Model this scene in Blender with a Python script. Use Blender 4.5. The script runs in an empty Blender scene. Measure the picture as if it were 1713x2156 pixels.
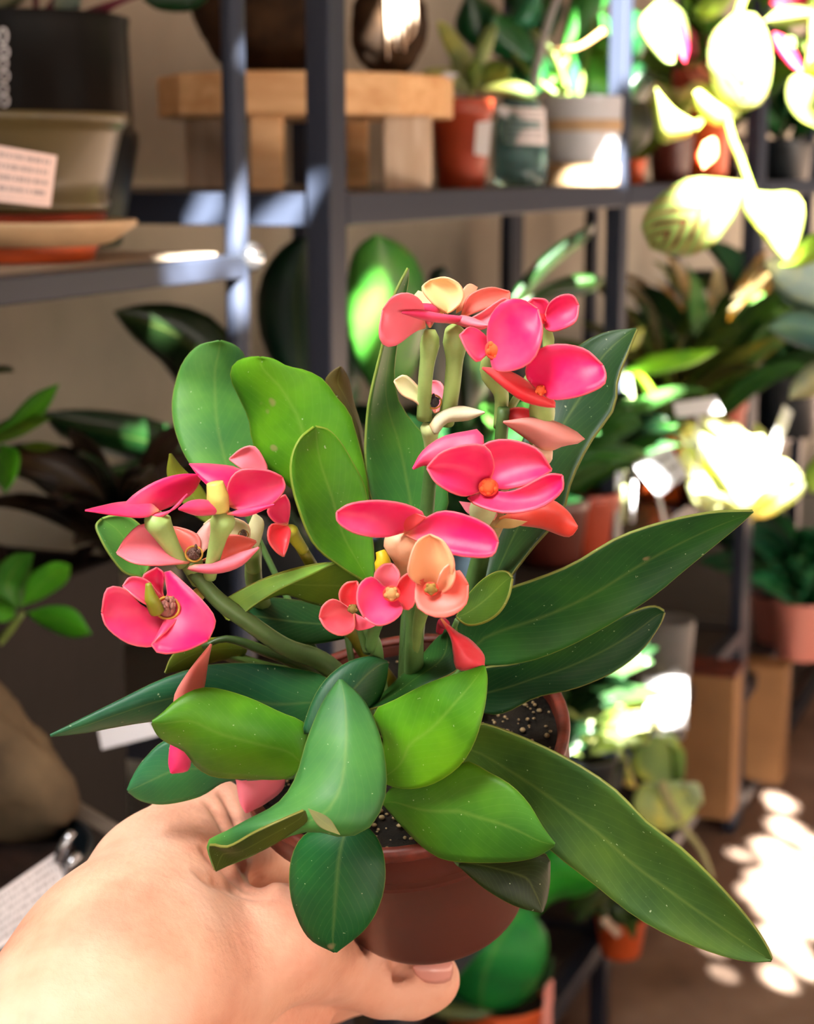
import bpy, bmesh, math, random
import numpy as np
from mathutils import Vector, Matrix

random.seed(7)
np.random.seed(7)
S = bpy.context.scene
COL = S.collection

# ------------------------------------------------------------------ camera
FPX, CX, CY = 3700.0, 856.5, 1078.0
PITCH = math.radians(11.0)
CAM = Vector((0, 0, 1.24))
FWD = Vector((0, math.cos(PITCH), -math.sin(PITCH)))
UPV = Vector((0, math.sin(PITCH), math.cos(PITCH)))
RGT = Vector((1, 0, 0))
cd = bpy.data.cameras.new('camera')
cam = bpy.data.objects.new('camera', cd)
COL.objects.link(cam)
cam.location = CAM
cam.rotation_euler = (math.pi / 2 - PITCH, 0, 0)
cd.sensor_fit = 'VERTICAL'
cd.sensor_height = 24.0
cd.lens = 24.0 * FPX / 2156.0
cd.clip_start = 0.02
cd.dof.use_dof = True
cd.dof.focus_distance = 0.475
cd.dof.aperture_fstop = cd.lens / 3.3
S.camera = cam

# ------------------------------------------------------------------ light
SUN_DIR = Vector((-0.30, 0.76, -0.57)).normalized()
sd = bpy.data.lights.new('sun', 'SUN')
sd.energy = 138.0
sd.angle = math.radians(0.45)
sd.color = (1.0, 0.95, 0.86)
so = bpy.data.objects.new('sun', sd)
so.rotation_euler = SUN_DIR.to_track_quat('-Z', 'Y').to_euler()
COL.objects.link(so)

w = bpy.data.worlds.new('world')
S.world = w
w.use_nodes = True
w.node_tree.nodes['Background'].inputs[0].default_value = (0.80, 0.90, 1.0, 1)
w.node_tree.nodes['Background'].inputs[1].default_value = 0.16


def area(name, loc, target, size, power, color, spread=180):
    d = bpy.data.lights.new(name, 'AREA')
    d.energy = power
    d.size = size
    d.color = color
    d.spread = math.radians(spread)
    o = bpy.data.objects.new(name, d)
    o.location = loc
    o.rotation_euler = (Vector(target) - Vector(loc)).to_track_quat('-Z', 'Y').to_euler()
    COL.objects.link(o)


# added lamps with no visible source: plant key, front fill, aisle fill
area('added_key', (-0.42, 0.02, 1.98), (-0.01, 0.5, 1.15), 0.40, 5.2, (1.0, 0.98, 0.95), 80)
area('added_front_fill', (-0.3, -1.6, 1.9), (0.1, 1.6, 1.0), 1.2, 5.0, (0.95, 0.98, 1.0))
area('added_aisle_fill', (1.6, 0.9, 2.3), (0.5, 2.6, 0.6), 0.9, 6.0, (1.0, 0.96, 0.9))
S.view_settings.view_transform = 'Standard'
S.view_settings.look = 'None'
S.view_settings.gamma = 1.0
S.view_settings.exposure = 0.0
S.view_settings.use_curve_mapping = False


# ------------------------------------------------------------------ helpers
def P(px, py, D):
    return CAM + FWD * D + RGT * ((px - CX) / FPX * D) + UPV * ((CY - py) / FPX * D)


def onz(px, py, z):
    """distance at which the view line through px, py meets height z"""
    return (CAM.z - z) / (math.sin(PITCH) + (py - CY) / FPX * math.cos(PITCH))


def lin(c):
    out = []
    for v in c[:3]:
        v = v / 255.0
        out.append(v / 12.92 if v <= 0.04045 else ((v + 0.055) / 1.055) ** 2.4)
    return tuple(out) + (1.0,)


def root_loc(o):
    r = Vector((0, 0, 0))
    while o is not None:
        r = r + o.location
        o = o.parent
    return r


def link_mesh(name, verts, faces, mat, parent=None, smooth=True, uvs=None, color=None, loc=None):
    me = bpy.data.meshes.new(name)
    off = root_loc(parent) if parent else (Vector(loc) if loc is not None else Vector((0, 0, 0)))
    me.from_pydata([tuple(Vector(v) - off) for v in verts], [], faces)
    if uvs is not None:
        ul = me.uv_layers.new(name='UVMap')
        vi = np.zeros(len(me.loops), dtype=np.int32)
        me.loops.foreach_get('vertex_index', vi)
        ul.data.foreach_set('uv', np.asarray(uvs, dtype=np.float32)[vi].ravel())
    if smooth:
        me.polygons.foreach_set('use_smooth', [True] * len(me.polygons))
    me.update()
    o = bpy.data.objects.new(name, me)
    if mat:
        me.materials.append(mat)
    if color is not None:
        o.color = color
    if parent:
        o.parent = parent
    elif loc is not None:
        o.location = loc
    COL.objects.link(o)
    return o


def tag(o, label=None, cat=None, group=None, kind=None):
    if label:
        o['label'] = label
    if cat:
        o['category'] = cat
    if group:
        o['group'] = group
    if kind:
        o['kind'] = kind
    return o


def thing(name, label, cat, loc, group=None):
    o = bpy.data.objects.new(name, None)
    o.location = loc
    o.empty_display_size = 0.02
    COL.objects.link(o)
    return tag(o, label, cat, group)


def crom(pts, n, ss=None):
    """Catmull-Rom through pts, resampled at arclength fractions."""
    p = np.asarray(pts, dtype=float)
    if len(p) == 2:
        dense = p[0] + (p[1] - p[0]) * np.linspace(0, 1, 40)[:, None]
    else:
        q = np.vstack([2 * p[0] - p[1], p, 2 * p[-1] - p[-2]])
        seg = []
        t = np.linspace(0, 1, 16, endpoint=False)[:, None]
        for i in range(1, len(q) - 2):
            a, b, c, d = q[i - 1], q[i], q[i + 1], q[i + 2]
            seg.append(0.5 * (2 * b + (c - a) * t + (2 * a - 5 * b + 4 * c - d) * t ** 2 + (3 * b - a - 3 * c + d) * t ** 3))
        seg.append(p[-1:])
        dense = np.vstack(seg)
    L = np.concatenate([[0], np.cumsum(np.linalg.norm(np.diff(dense[:, :2] if dense.shape[1] == 2 else dense, axis=0), axis=1))])
    L /= max(L[-1], 1e-9)
    if ss is None:
        ss = np.linspace(0, 1, n)
    return np.stack([np.interp(ss, L, dense[:, k]) for k in range(dense.shape[1])], axis=1)


def thicken(V, nrow, ncol, th, flip=False):
    """closed slab from a grid surface V (nrow*ncol,3): verts, faces, index of source vertex"""
    G = V.reshape(nrow, ncol, 3)
    du = np.gradient(G, axis=0)
    dv = np.gradient(G, axis=1)
    N = np.cross(dv, du)
    nl = np.linalg.norm(N, axis=2, keepdims=True)
    N = N / np.maximum(nl, 1e-12)
    # ends collapse to a point: borrow the neighbour's normal
    N[0] = N[1]
    N[-1] = N[-2]
    A = G + N * th / 2
    B = G - N * th / 2
    verts = np.vstack([A.reshape(-1, 3), B.reshape(-1, 3)])
    k = nrow * ncol
    F = []
    for i in range(nrow - 1):
        for j in range(ncol - 1):
            a, b, c, d = i * ncol + j, i * ncol + j + 1, (i + 1) * ncol + j + 1, (i + 1) * ncol + j
            F.append((a, d, c, b))
            F.append((k + a, k + b, k + c, k + d))
    ring = [j for j in range(ncol)] + [i * ncol + ncol - 1 for i in range(1, nrow)] + \
           [(nrow - 1) * ncol + j for j in range(ncol - 2, -1, -1)] + [i * ncol for i in range(nrow - 2, 0, -1)]
    for a, b in zip(ring, ring[1:] + ring[:1]):
        F.append((a, b, k + b, k + a))
    return verts, F


def patch(name, outline, depths, col, parent, mat, tip=None, tilt=0.0, cup=0.0, n=24, m=9, th=0.0006, wave=0.0, pin=0.006, label=None):
    """a leaf or petal: its outline starts at the base, runs to the tip and back.
    depths: distance (m) along base to tip; tilt turns the blade about its midrib, cup folds it."""
    o = [np.array(q, dtype=float) for q in outline]
    if tip is None:
        tip = max(range(1, len(o)), key=lambda i: np.linalg.norm(o[i] - o[0]))
    Lp = o[:tip + 1]
    Rp = [o[0]] + o[:tip - 1 if tip == 0 else tip - 1:-1]
    ss = (1 - np.cos(np.pi * np.linspace(0, 1, n + 1))) / 2
    ss = pin + ss * (1 - 2 * pin)
    L = crom(Lp, n, ss)
    R = crom(Rp, n, ss)
    ds = np.interp(ss, np.linspace(0, 1, len(depths)), depths)
    V, UV = [], []
    ph = random.random() * 6
    for i, s in enumerate(ss):
        ws = math.sin(math.pi * s) ** 0.6
        for j in range(m + 1):
            v = -1 + 2 * j / m
            q = (L[i] + R[i]) / 2 + v * (R[i] - L[i]) / 2
            D = ds[i] + ws * (tilt * v + cup * v * v) + wave * math.sin(ph + 9 * s + 2 * v) * abs(v)
            V.append(P(q[0], q[1], D))
            UV.append((0.5 + 0.5 * v, s))
    V = np.array([tuple(q) for q in V])
    verts, F = thicken(V, n + 1, m + 1, th)
    ob = link_mesh(name, verts, F, mat, parent, True, UV + UV, col)
    if label:
        ob['label'] = label
    return ob


def tube_geo(path, radii, seg=10, caps=True):
    pts = [Vector(p) for p in path]
    V, F = [], []
    ref = Vector((0.13, 0.3, 0.94))
    n = len(pts)
    prev = None
    for i, p in enumerate(pts):
        t = (pts[min(i + 1, n - 1)] - pts[max(i - 1, 0)]).normalized()
        if prev is None:
            a = t.cross(ref)
            if a.length < 1e-3:
                a = t.cross(Vector((1, 0, 0)))
        else:
            a = prev - t * prev.dot(t)
        a.normalize()
        prev = a
        b = t.cross(a)
        r = radii[i] if hasattr(radii, '__len__') else radii
        for k in range(seg):
            an = 2 * math.pi * k / seg
            V.append(p + (a * math.cos(an) + b * math.sin(an)) * r)
    for i in range(n - 1):
        for k in range(seg):
            k2 = (k + 1) % seg
            F.append((i * seg + k, i * seg + k2, (i + 1) * seg + k2, (i + 1) * seg + k))
    if caps:
        F.append(tuple(range(seg - 1, -1, -1)))
        F.append(tuple((n - 1) * seg + k for k in range(seg)))
    return V, F


def tube(name, path, radii, mat, parent=None, seg=10, n=None, color=None, loc=None):
    """path in world space, smoothed; radii list (interpolated) or number"""
    n = n or max(6, 5 * len(path))
    pp = crom([tuple(p) for p in path], n)
    if hasattr(radii, '__len__'):
        rr = np.interp(np.linspace(0, 1, n), np.linspace(0, 1, len(radii)), radii)
    else:
        rr = radii
    V, F = tube_geo(pp, rr, seg)
    return link_mesh(name, V, F, mat, parent, True, None, color, loc)


def ptube(name, path, rpx, mat, parent=None, color=None, seg=10):
    """path [(px,py,D)], radii in pixels at that distance"""
    w_ = [P(*q) for q in path]
    if not hasattr(rpx, '__len__'):
        rpx = [rpx] * len(path)
    rr = [r * q[2] / FPX for r, q in zip(rpx, path)]
    return tube(name, w_, rr, mat, parent, seg, None, color)


def frame(axis):
    a = Vector(axis).normalized()
    x = a.orthogonal().normalized()
    return x, a.cross(x), a


def lathe_geo(profile, origin, axis, seg=40, wob=None, ring=False):
    x, y, a = frame(axis)
    o = Vector(origin)
    V, F = [], []
    for r, h in profile:
        for k in range(seg):
            an = 2 * math.pi * k / seg
            rr = r * (1 + (wob(an, h) if wob else 0))
            V.append(o + a * h + (x * math.cos(an) + y * math.sin(an)) * rr)
    for i in range(len(profile) - 1):
        for k in range(seg):
            k2 = (k + 1) % seg
            F.append((i * seg + k, i * seg + k2, (i + 1) * seg + k2, (i + 1) * seg + k))
    if ring:
        j = (len(profile) - 1) * seg
        for k in range(seg):
            k2 = (k + 1) % seg
            F.append((j + k, j + k2, k2, k))
    else:
        F.append(tuple(range(seg - 1, -1, -1)))
        F.append(tuple((len(profile) - 1) * seg + k for k in range(seg)))
    return V, F


def lathe(name, profile, origin, mat, parent=None, axis=(0, 0, 1), seg=40, color=None, wob=None, loc=None, sharp=True, ring=False):
    V, F = lathe_geo(profile, origin, axis, seg, wob, ring)
    o = link_mesh(name, V, F, mat, parent, True, None, color, loc)
    if sharp:
        m = o.modifiers.new('edges', 'BEVEL')
        m.width = 0.0008
        m.segments = 2
        m.limit_method = 'ANGLE'
        m.angle_limit = math.radians(50)
    return o


def box(name, c, half, mat, parent=None, ax=None, bevel=0.002, color=None, loc=None, jit=0.0):
    X, Y, Z = ax if ax else (Vector((1, 0, 0)), Vector((0, 1, 0)), Vector((0, 0, 1)))
    c = Vector(c)
    V = []
    for sx, sy, sz in ((-1, -1, -1), (1, -1, -1), (1, 1, -1), (-1, 1, -1), (-1, -1, 1), (1, -1, 1), (1, 1, 1), (-1, 1, 1)):
        V.append(c + X * (sx * half[0]) + Y * (sy * half[1]) + Z * (sz * half[2]))
    F = [(3, 2, 1, 0), (4, 5, 6, 7), (0, 1, 5, 4), (1, 2, 6, 5), (2, 3, 7, 6), (3, 0, 4, 7)]
    o = link_mesh(name, V, F, mat, parent, False, None, color, loc)
    if bevel:
        m = o.modifiers.new('edges', 'BEVEL')
        m.width = bevel
        m.segments = 2
    return o


def merge(*geos):
    V, F = [], []
    for v, f in geos:
        k = len(V)
        V += list(v)
        F += [tuple(i + k for i in q) for q in f]
    return V, F


def ball_geo(c, r, seg=10, ring=6, sq=(1, 1, 1)):
    V, F = [], []
    c = Vector(c)
    for i in range(ring + 1):
        th = math.pi * i / ring
        th = min(max(th, 0.03), math.pi - 0.03)
        for k in range(seg):
            an = 2 * math.pi * k / seg
            V.append(c + Vector((math.sin(th) * math.cos(an) * sq[0], math.sin(th) * math.sin(an) * sq[1], math.cos(th) * sq[2])) * r)
    for i in range(ring):
        for k in range(seg):
            k2 = (k + 1) % seg
            F.append((i * seg + k, (i + 1) * seg + k, (i + 1) * seg + k2, i * seg + k2))
    return V, F


# ------------------------------------------------------------------ materials
class NT:
    def __init__(self, name):
        self.m = bpy.data.materials.new(name)
        self.m.use_nodes = True
        self.t = self.m.node_tree
        self.n = self.t.nodes
        self.b = self.n['Principled BSDF']
        self.out = self.n['Material Output']

    def add(self, typ, **kw):
        nd = self.n.new(typ)
        for k, v in kw.items():
            if k.startswith('i_'):
                key = k[2:]
                key = int(key) if key.isdigit() else key.replace('_', ' ')
                nd.inputs[key].default_value = v
            else:
                setattr(nd, k, v)
        return nd

    def l(self, a, b):
        self.t.links.new(a, b)

    def math(self, op, a, b=None, c=None):
        nd = self.n.new('ShaderNodeMath')
        nd.operation = op
        for i, v in enumerate((a, b, c)):
            if v is None:
                continue
            if isinstance(v, (int, float)):
                nd.inputs[i].default_value = v
            else:
                self.l(v, nd.inputs[i])
        return nd.outputs[0]

    def ramp(self, fac, stops, interp='LINEAR'):
        nd = self.n.new('ShaderNodeValToRGB')
        nd.color_ramp.interpolation = interp
        e = nd.color_ramp.elements
        while len(e) < len(stops):
            e.new(0.5)
        for el, (p, c) in zip(e, stops):
            el.position = p
            el.color = c
        self.l(fac, nd.inputs[0])
        return nd.outputs[0]

    def mix(self, fac, a, b, blend='MIX'):
        nd = self.n.new('ShaderNodeMix')
        nd.data_type = 'RGBA'
        nd.blend_type = blend
        for i, v in ((0, fac), (6, a), (7, b)):
            if isinstance(v, (int, float)):
                nd.inputs[i].default_value = v
            elif isinstance(v, tuple):
                nd.inputs[i].default_value = v
            else:
                self.l(v, nd.inputs[i])
        return nd.outputs[2]

    def noise(self, scale, detail=3.0, rough=0.55, coord='Object'):
        tc = self.n.new('ShaderNodeTexCoord')
        nz = self.n.new('ShaderNodeTexNoise')
        nz.inputs['Scale'].default_value = scale
        nz.inputs['Detail'].default_value = detail
        nz.inputs['Roughness'].default_value = rough
        self.l(tc.outputs[coord], nz.inputs['Vector'])
        return nz.outputs['Fac']

    def bump(self, h, strength=0.3, dist=0.002):
        bp = self.n.new('ShaderNodeBump')
        bp.inputs['Strength'].default_value = strength
        bp.inputs['Distance'].default_value = dist
        self.l(h, bp.inputs['Height'])
        self.l(bp.outputs[0], self.b.inputs['Normal'])


def simple(name, c, rough=0.5, metal=0.0, var=0.15, scale=20.0, bump=0.0, bscale=80.0, spec=0.5, c2=None, coat=0.0):
    t = NT(name)
    c1 = lin(c)
    cc = lin(c2) if c2 else tuple(v * (1 - var) for v in c1[:3]) + (1,)
    t.l(t.ramp(t.noise(scale, 5), [(0.32, cc), (0.68, c1)]), t.b.inputs['Base Color'])
    t.b.inputs['Roughness'].default_value = rough
    t.b.inputs['Metallic'].default_value = metal
    t.b.inputs['Specular IOR Level'].default_value = spec
    t.b.inputs['Coat Weight'].default_value = coat
    if bump:
        t.bump(t.noise(bscale, 4), bump)
    return t.m


def leaf_mat(name, rough=0.47, trans=0.22, mott=0.30, rib=0.35, edge=0.5, specks=0.0, mscale=45.0, spec=0.32, bump=0.12):
    """blade colour from each leaf's own colour; pale midrib, thin pale margin, mottling"""
    t = NT(name)
    oi = t.add('ShaderNodeObjectInfo')
    col = oi.outputs['Color']
    uv = t.add('ShaderNodeUVMap')
    sep = t.add('ShaderNodeSeparateXYZ')
    t.l(uv.outputs[0], sep.inputs[0])
    av = t.math('ABSOLUTE', t.math('SUBTRACT', sep.outputs[0], 0.5))
    nz = t.noise(mscale, 4)
    f = t.ramp(nz, [(0.36, (0, 0, 0, 1)), (0.66, (1, 1, 1, 1))])
    dark = t.mix(1.0, col, (1 - mott, 1 - mott * 0.8, 1 - mott * 0.5, 1), 'MULTIPLY')
    lite = t.mix(1.0, col, (1 + mott * 1.1, 1 + mott * 0.7, 1 - mott * 0.2, 1), 'MULTIPLY')
    c = t.mix(f, dark, lite)
    big = t.ramp(t.noise(22, 2), [(0.5, (0, 0, 0, 1)), (0.68, (.5, .5, .5, 1))])
    c = t.mix(big, c, t.mix(1.0, c, (2.0, 1.45, .7, 1), 'MULTIPLY'))
    # midrib
    ribf = t.ramp(av, [(0.0, (rib, rib, rib, 1)), (0.012, (rib * .6,) * 3 + (1,)), (0.035, (0, 0, 0, 1))])
    c = t.mix(ribf, c, t.mix(0.55, col, lin((190, 205, 110))))
    # side veins
    vn = t.math('SINE', t.math('ADD', t.math('MULTIPLY', sep.outputs[1], 95.0), t.math('MULTIPLY', av, -70.0)))
    vf = t.math('MULTIPLY', t.math('SMOOTH_MIN', t.math('GREATER_THAN', vn, 0.86), 1.0, 0.0), 0.022 * (1 if rib > 0 else 0))
    c = t.mix(vf, c, lin((170, 200, 120)))
    ef = t.ramp(av, [(0.488, (0, 0, 0, 1)), (0.499, (edge, edge, edge, 1))])
    c = t.mix(ef, c, lin((196, 190, 90)))
    if specks:
        sp = t.ramp(t.noise(900, 1.0), [(0.765, (0, 0, 0, 1)), (0.785, (specks,) * 3 + (1,))])
        c = t.mix(sp, c, lin((190, 205, 170)))
        st = t.ramp(t.noise(75, 2.0), [(0.735, (0, 0, 0, 1)), (0.765, (specks * .9,) * 3 + (1,))])
        c = t.mix(st, c, lin((165, 140, 105)))
    t.l(c, t.b.inputs['Base Color'])
    t.b.inputs['Roughness'].default_value = rough
    t.b.inputs['Specular IOR Level'].default_value = spec
    t.bump(t.noise(120, 3), bump, 0.001)
    tr = t.add('ShaderNodeBsdfTranslucent')
    t.l(t.mix(1.0, c, (1.5, 1.6, 0.7, 1), 'MULTIPLY'), tr.inputs['Color'])
    mx = t.add('ShaderNodeMixShader')
    mx.inputs[0].default_value = trans
    t.l(t.b.outputs[0], mx.inputs[1])
    t.l(tr.outputs[0], mx.inputs[2])
    t.l(mx.outputs[0], t.out.inputs[0])
    return t.m


def petal_mat(name):
    t = NT(name)
    oi = t.add('ShaderNodeObjectInfo')
    col = oi.outputs['Color']
    uv = t.add('ShaderNodeUVMap')
    sep = t.add('ShaderNodeSeparateXYZ')
    t.l(uv.outputs[0], sep.inputs[0])
    av = t.math('ABSOLUTE', t.math('SUBTRACT', sep.outputs[0], 0.5))
    f = t.ramp(t.noise(70, 3), [(0.38, (0, 0, 0, 1)), (0.7, (1, 1, 1, 1))])
    c = t.mix(t.math('MULTIPLY', f, 0.22), col, t.mix(0.5, col, (1, .8, .75, 1)))
    bf = t.ramp(sep.outputs[1], [(0.0, (.75, .75, .75, 1)), (0.16, (0, 0, 0, 1))])
    c = t.mix(bf, c, lin((235, 175, 95)))
    ef = t.ramp(av, [(0.480, (0, 0, 0, 1)), (0.499, (.4, .4, .4, 1))])
    c = t.mix(ef, c, lin((250, 150, 140)))
    t.l(c, t.b.inputs['Base Color'])
    t.b.inputs['Roughness'].default_value = 0.44
    t.b.inputs['Specular IOR Level'].default_value = 0.4
    t.b.inputs['Sheen Weight'].default_value = 0.15
    t.bump(t.noise(160, 3), 0.10, 0.001)
    tr = t.add('ShaderNodeBsdfTranslucent')
    t.l(c, tr.inputs['Color'])
    mx = t.add('ShaderNodeMixShader')
    mx.inputs[0].default_value = 0.28
    t.l(t.b.outputs[0], mx.inputs[1])
    t.l(tr.outputs[0], mx.inputs[2])
    t.l(mx.outputs[0], t.out.inputs[0])
    return t.m


def color_mat(name, rough=0.5, var=0.2, scale=60.0, bump=0.15, spec=0.4):
    t = NT(name)
    oi = t.add('ShaderNodeObjectInfo')
    f = t.ramp(t.noise(scale, 4), [(0.35, (0, 0, 0, 1)), (0.68, (1, 1, 1, 1))])
    c = t.mix(f, t.mix(1.0, oi.outputs['Color'], (1 - var,) * 3 + (1,), 'MULTIPLY'), oi.outputs['Color'])
    t.l(c, t.b.inputs['Base Color'])
    t.b.inputs['Roughness'].default_value = rough
    t.b.inputs['Specular IOR Level'].default_value = spec
    if bump:
        t.bump(t.noise(scale * 3, 3), bump, 0.001)
    return t.m


def striped_leaf_mat(name):
    """prayer plant blade: pale green with dark herringbone patches beside the midrib, red veins"""
    t = NT(name)
    uv = t.add('ShaderNodeUVMap')
    sep = t.add('ShaderNodeSeparateXYZ')
    t.l(uv.outputs[0], sep.inputs[0])
    av = t.math('ABSOLUTE', t.math('SUBTRACT', sep.outputs[0], 0.5))
    wv = t.math('SINE', t.math('ADD', t.math('MULTIPLY', sep.outputs[1], 46.0), t.math('MULTIPLY', av, -34.0)))
    oi = t.add('ShaderNodeObjectInfo')
    base = oi.outputs['Color']
    blot = t.math('MULTIPLY', t.math('GREATER_THAN', wv, 0.1), t.math('LESS_THAN', av, 0.27))
    c = t.mix(t.math('MULTIPLY', blot, 0.9), base, lin((16, 44, 18)))
    vein = t.math('MULTIPLY', t.math('GREATER_THAN', wv, 0.93), 0.8)
    c = t.mix(vein, c, lin((200, 90, 80)))
    t.l(c, t.b.inputs['Base Color'])
    t.b.inputs['Roughness'].default_value = 0.3
    tr = t.add('ShaderNodeBsdfTranslucent')
    t.l(c, tr.inputs['Color'])
    mx = t.add('ShaderNodeMixShader')
    mx.inputs[0].default_value = 0.3
    t.l(t.b.outputs[0], mx.inputs[1])
    t.l(tr.outputs[0], mx.inputs[2])
    t.l(mx.outputs[0], t.out.inputs[0])
    return t.m


def label_mat(name, c, ink, rows=7.0):
    """printed paper: broken rows of small print"""
    t = NT(name)
    uv = t.add('ShaderNodeUVMap')
    sep = t.add('ShaderNodeSeparateXYZ')
    t.l(uv.outputs[0], sep.inputs[0])
    row = t.math('GREATER_THAN', t.math('SINE', t.math('MULTIPLY', sep.outputs[1], rows * 6.283)), 0.1)
    cmb = t.add('ShaderNodeCombineXYZ')
    t.l(t.math('MULTIPLY', sep.outputs[0], 30.0), cmb.inputs[0])
    t.l(t.math('FLOOR', t.math('MULTIPLY', sep.outputs[1], rows)), cmb.inputs[1])
    nz = t.add('ShaderNodeTexNoise')
    nz.inputs['Scale'].default_value = 1.0
    t.l(cmb.outputs[0], nz.inputs['Vector'])
    wd = t.math('GREATER_THAN', nz.outputs['Fac'], 0.47)
    inx = t.math('LESS_THAN', t.math('ABSOLUTE', t.math('SUBTRACT', sep.outputs[0], 0.5)), 0.42)
    iny = t.math('LESS_THAN', t.math('ABSOLUTE', t.math('SUBTRACT', sep.outputs[1], 0.5)), 0.42)
    f = t.math('MULTIPLY', t.math('MULTIPLY', row, wd), t.math('MULTIPLY', inx, iny))
    t.l(t.mix(t.math('MULTIPLY', f, 0.75), lin(c), lin(ink)), t.b.inputs['Base Color'])
    t.b.inputs['Roughness'].default_value = 0.5
    return t.m


def wood_mat(name, c1, c2, sc=(6, 40, 40)):
    t = NT(name)
    tc = t.add('ShaderNodeTexCoord')
    mp = t.add('ShaderNodeMapping')
    mp.inputs['Scale'].default_value = sc
    t.l(tc.outputs['Object'], mp.inputs[0])
    nz = t.add('ShaderNodeTexNoise')
    nz.inputs['Scale'].default_value = 1.6
    nz.inputs['Detail'].default_value = 6
    nz.inputs['Distortion'].default_value = 0.8
    t.l(mp.outputs[0], nz.inputs['Vector'])
    t.l(t.ramp(nz.outputs['Fac'], [(0.3, lin(c2)), (0.7, lin(c1))]), t.b.inputs['Base Color'])
    t.b.inputs['Roughness'].default_value = 0.55
    return t.m


M = {}
M['leaf'] = leaf_mat('euphorbia_leaf', specks=0.6, rib=.20, edge=.32, trans=.25)
M['bleaf'] = leaf_mat('foliage_leaf', rough=0.42, trans=0.25, mott=0.25, mscale=18.0, rib=0.25, edge=0.15, bump=0.05)
M['dleaf'] = leaf_mat('dark_glossy_leaf', rough=0.3, trans=0.08, mott=0.35, mscale=14.0, rib=0.12, edge=0.0, bump=0.05)
M['petal'] = petal_mat('bract')
M['stem'] = color_mat('stem_skin', 0.45, 0.22, 120.0, 0.1)
M['prayer'] = striped_leaf_mat('prayer_plant_leaf')
M['steel'] = simple('black_steel', (40, 46, 60), 0.42, 0.0, 0.12, 9.0, 0.03, 300, 0.3)
M['tile'] = simple('pale_shelf_board', (150, 135, 118), 0.5, 0, 0.2, 12)
M['board'] = simple('dark_shelf_board', (58, 52, 48), 0.6, 0, 0.3, 12)
M['terra'] = simple('terracotta_plastic', (165, 62, 34), 0.45, 0, 0.22, 25)
M['orange'] = simple('orange_pot_plastic', (225, 95, 40), 0.4, 0, 0.15, 25)
M['brownpot'] = simple('brown_pot_plastic', (84, 35, 25), 0.34, 0, 0.2, 30, spec=0.5)
M['rimred'] = simple('lit_red_rim', (122, 48, 32), 0.5, 0, 0.3, 160, c2=(64, 28, 20))  # lit tone put into the pot rim colour; the box rim is plain red
M['olive'] = simple('olive_glaze', (84, 72, 42), 0.34, 0, 0.3, 12, coat=0.06, spec=.35, c2=(66, 56, 32))
M['black_glaze'] = simple('black_brown_glaze', (9, 7, 5), 0.45, 0, 0.4, 14, coat=0.0, spec=.14)
M['blackpot'] = simple('black_nursery_pot', (22, 30, 36), 0.4, 0, 0.3, 20)
M['white_ceramic'] = simple('grey_white_ceramic', (196, 200, 206), 0.35, 0, 0.08, 10)
M['tan'] = simple('tan_cork', (190, 160, 122), 0.6, 0, 0.2, 40)
M['wood'] = wood_mat('pale_pine', (232, 190, 140), (202, 150, 98))
M['woodw'] = wood_mat('whitewashed_pine', (232, 212, 190), (196, 164, 132), (40, 40, 6))
M['grey_wood'] = wood_mat('grey_batten', (120, 110, 98), (84, 76, 66))
M['soil'] = simple('potting_soil', (34, 28, 20), 0.95, 0, 0.5, 90, 1.0, 160, 0.2, c2=(10, 8, 6))
M['bark'] = simple('bark_mulch', (46, 32, 26), 0.95, 0, 0.5, 30, 1.0, 60, 0.2, c2=(14, 10, 9))
M['perlite'] = color_mat('grit', 0.8, 0.3, 200, 0)
M['moss'] = simple('brown_coir', (62, 44, 28), 0.95, 0, 0.5, 28, 0.8, 90, 0.2, c2=(26, 17, 10))
M['dark_wood'] = simple('dark_stained_wood', (24, 18, 15), 0.7, 0, 0.4, 12, 0.2, 60, 0.3)
M['rock'] = simple('tan_rock', (120, 102, 76), 0.85, 0, 0.5, 10, 0.6, 30, 0.3, c2=(52, 42, 30))
M['paper'] = label_mat('white_printed_label', (226, 222, 224), (120, 116, 124), 7)
M['paper_pink'] = label_mat('pinkish_price_sticker', (226, 196, 184), (120, 108, 108), 5)
M['paper_bold'] = label_mat('white_tag_bold_print', (222, 228, 238), (50, 56, 66), 4)
M['plainwhite'] = simple('white_plastic', (228, 230, 236), 0.4, 0, 0.05, 10)
M['chrome'] = simple('bright_steel', (190, 195, 202), 0.18, 0.9, 0.1, 10)
M['card'] = simple('tan_cardboard', (166, 122, 78), 0.8, 0, 0.2, 14)
M['pinkpot'] = simple('pink_pot', (235, 150, 135), 0.5, 0, 0.1, 14)
M['dark_ball'] = simple('dark_rind', (40, 56, 24), 0.5, 0, 0.5, 26, c2=(12, 22, 9))


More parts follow.
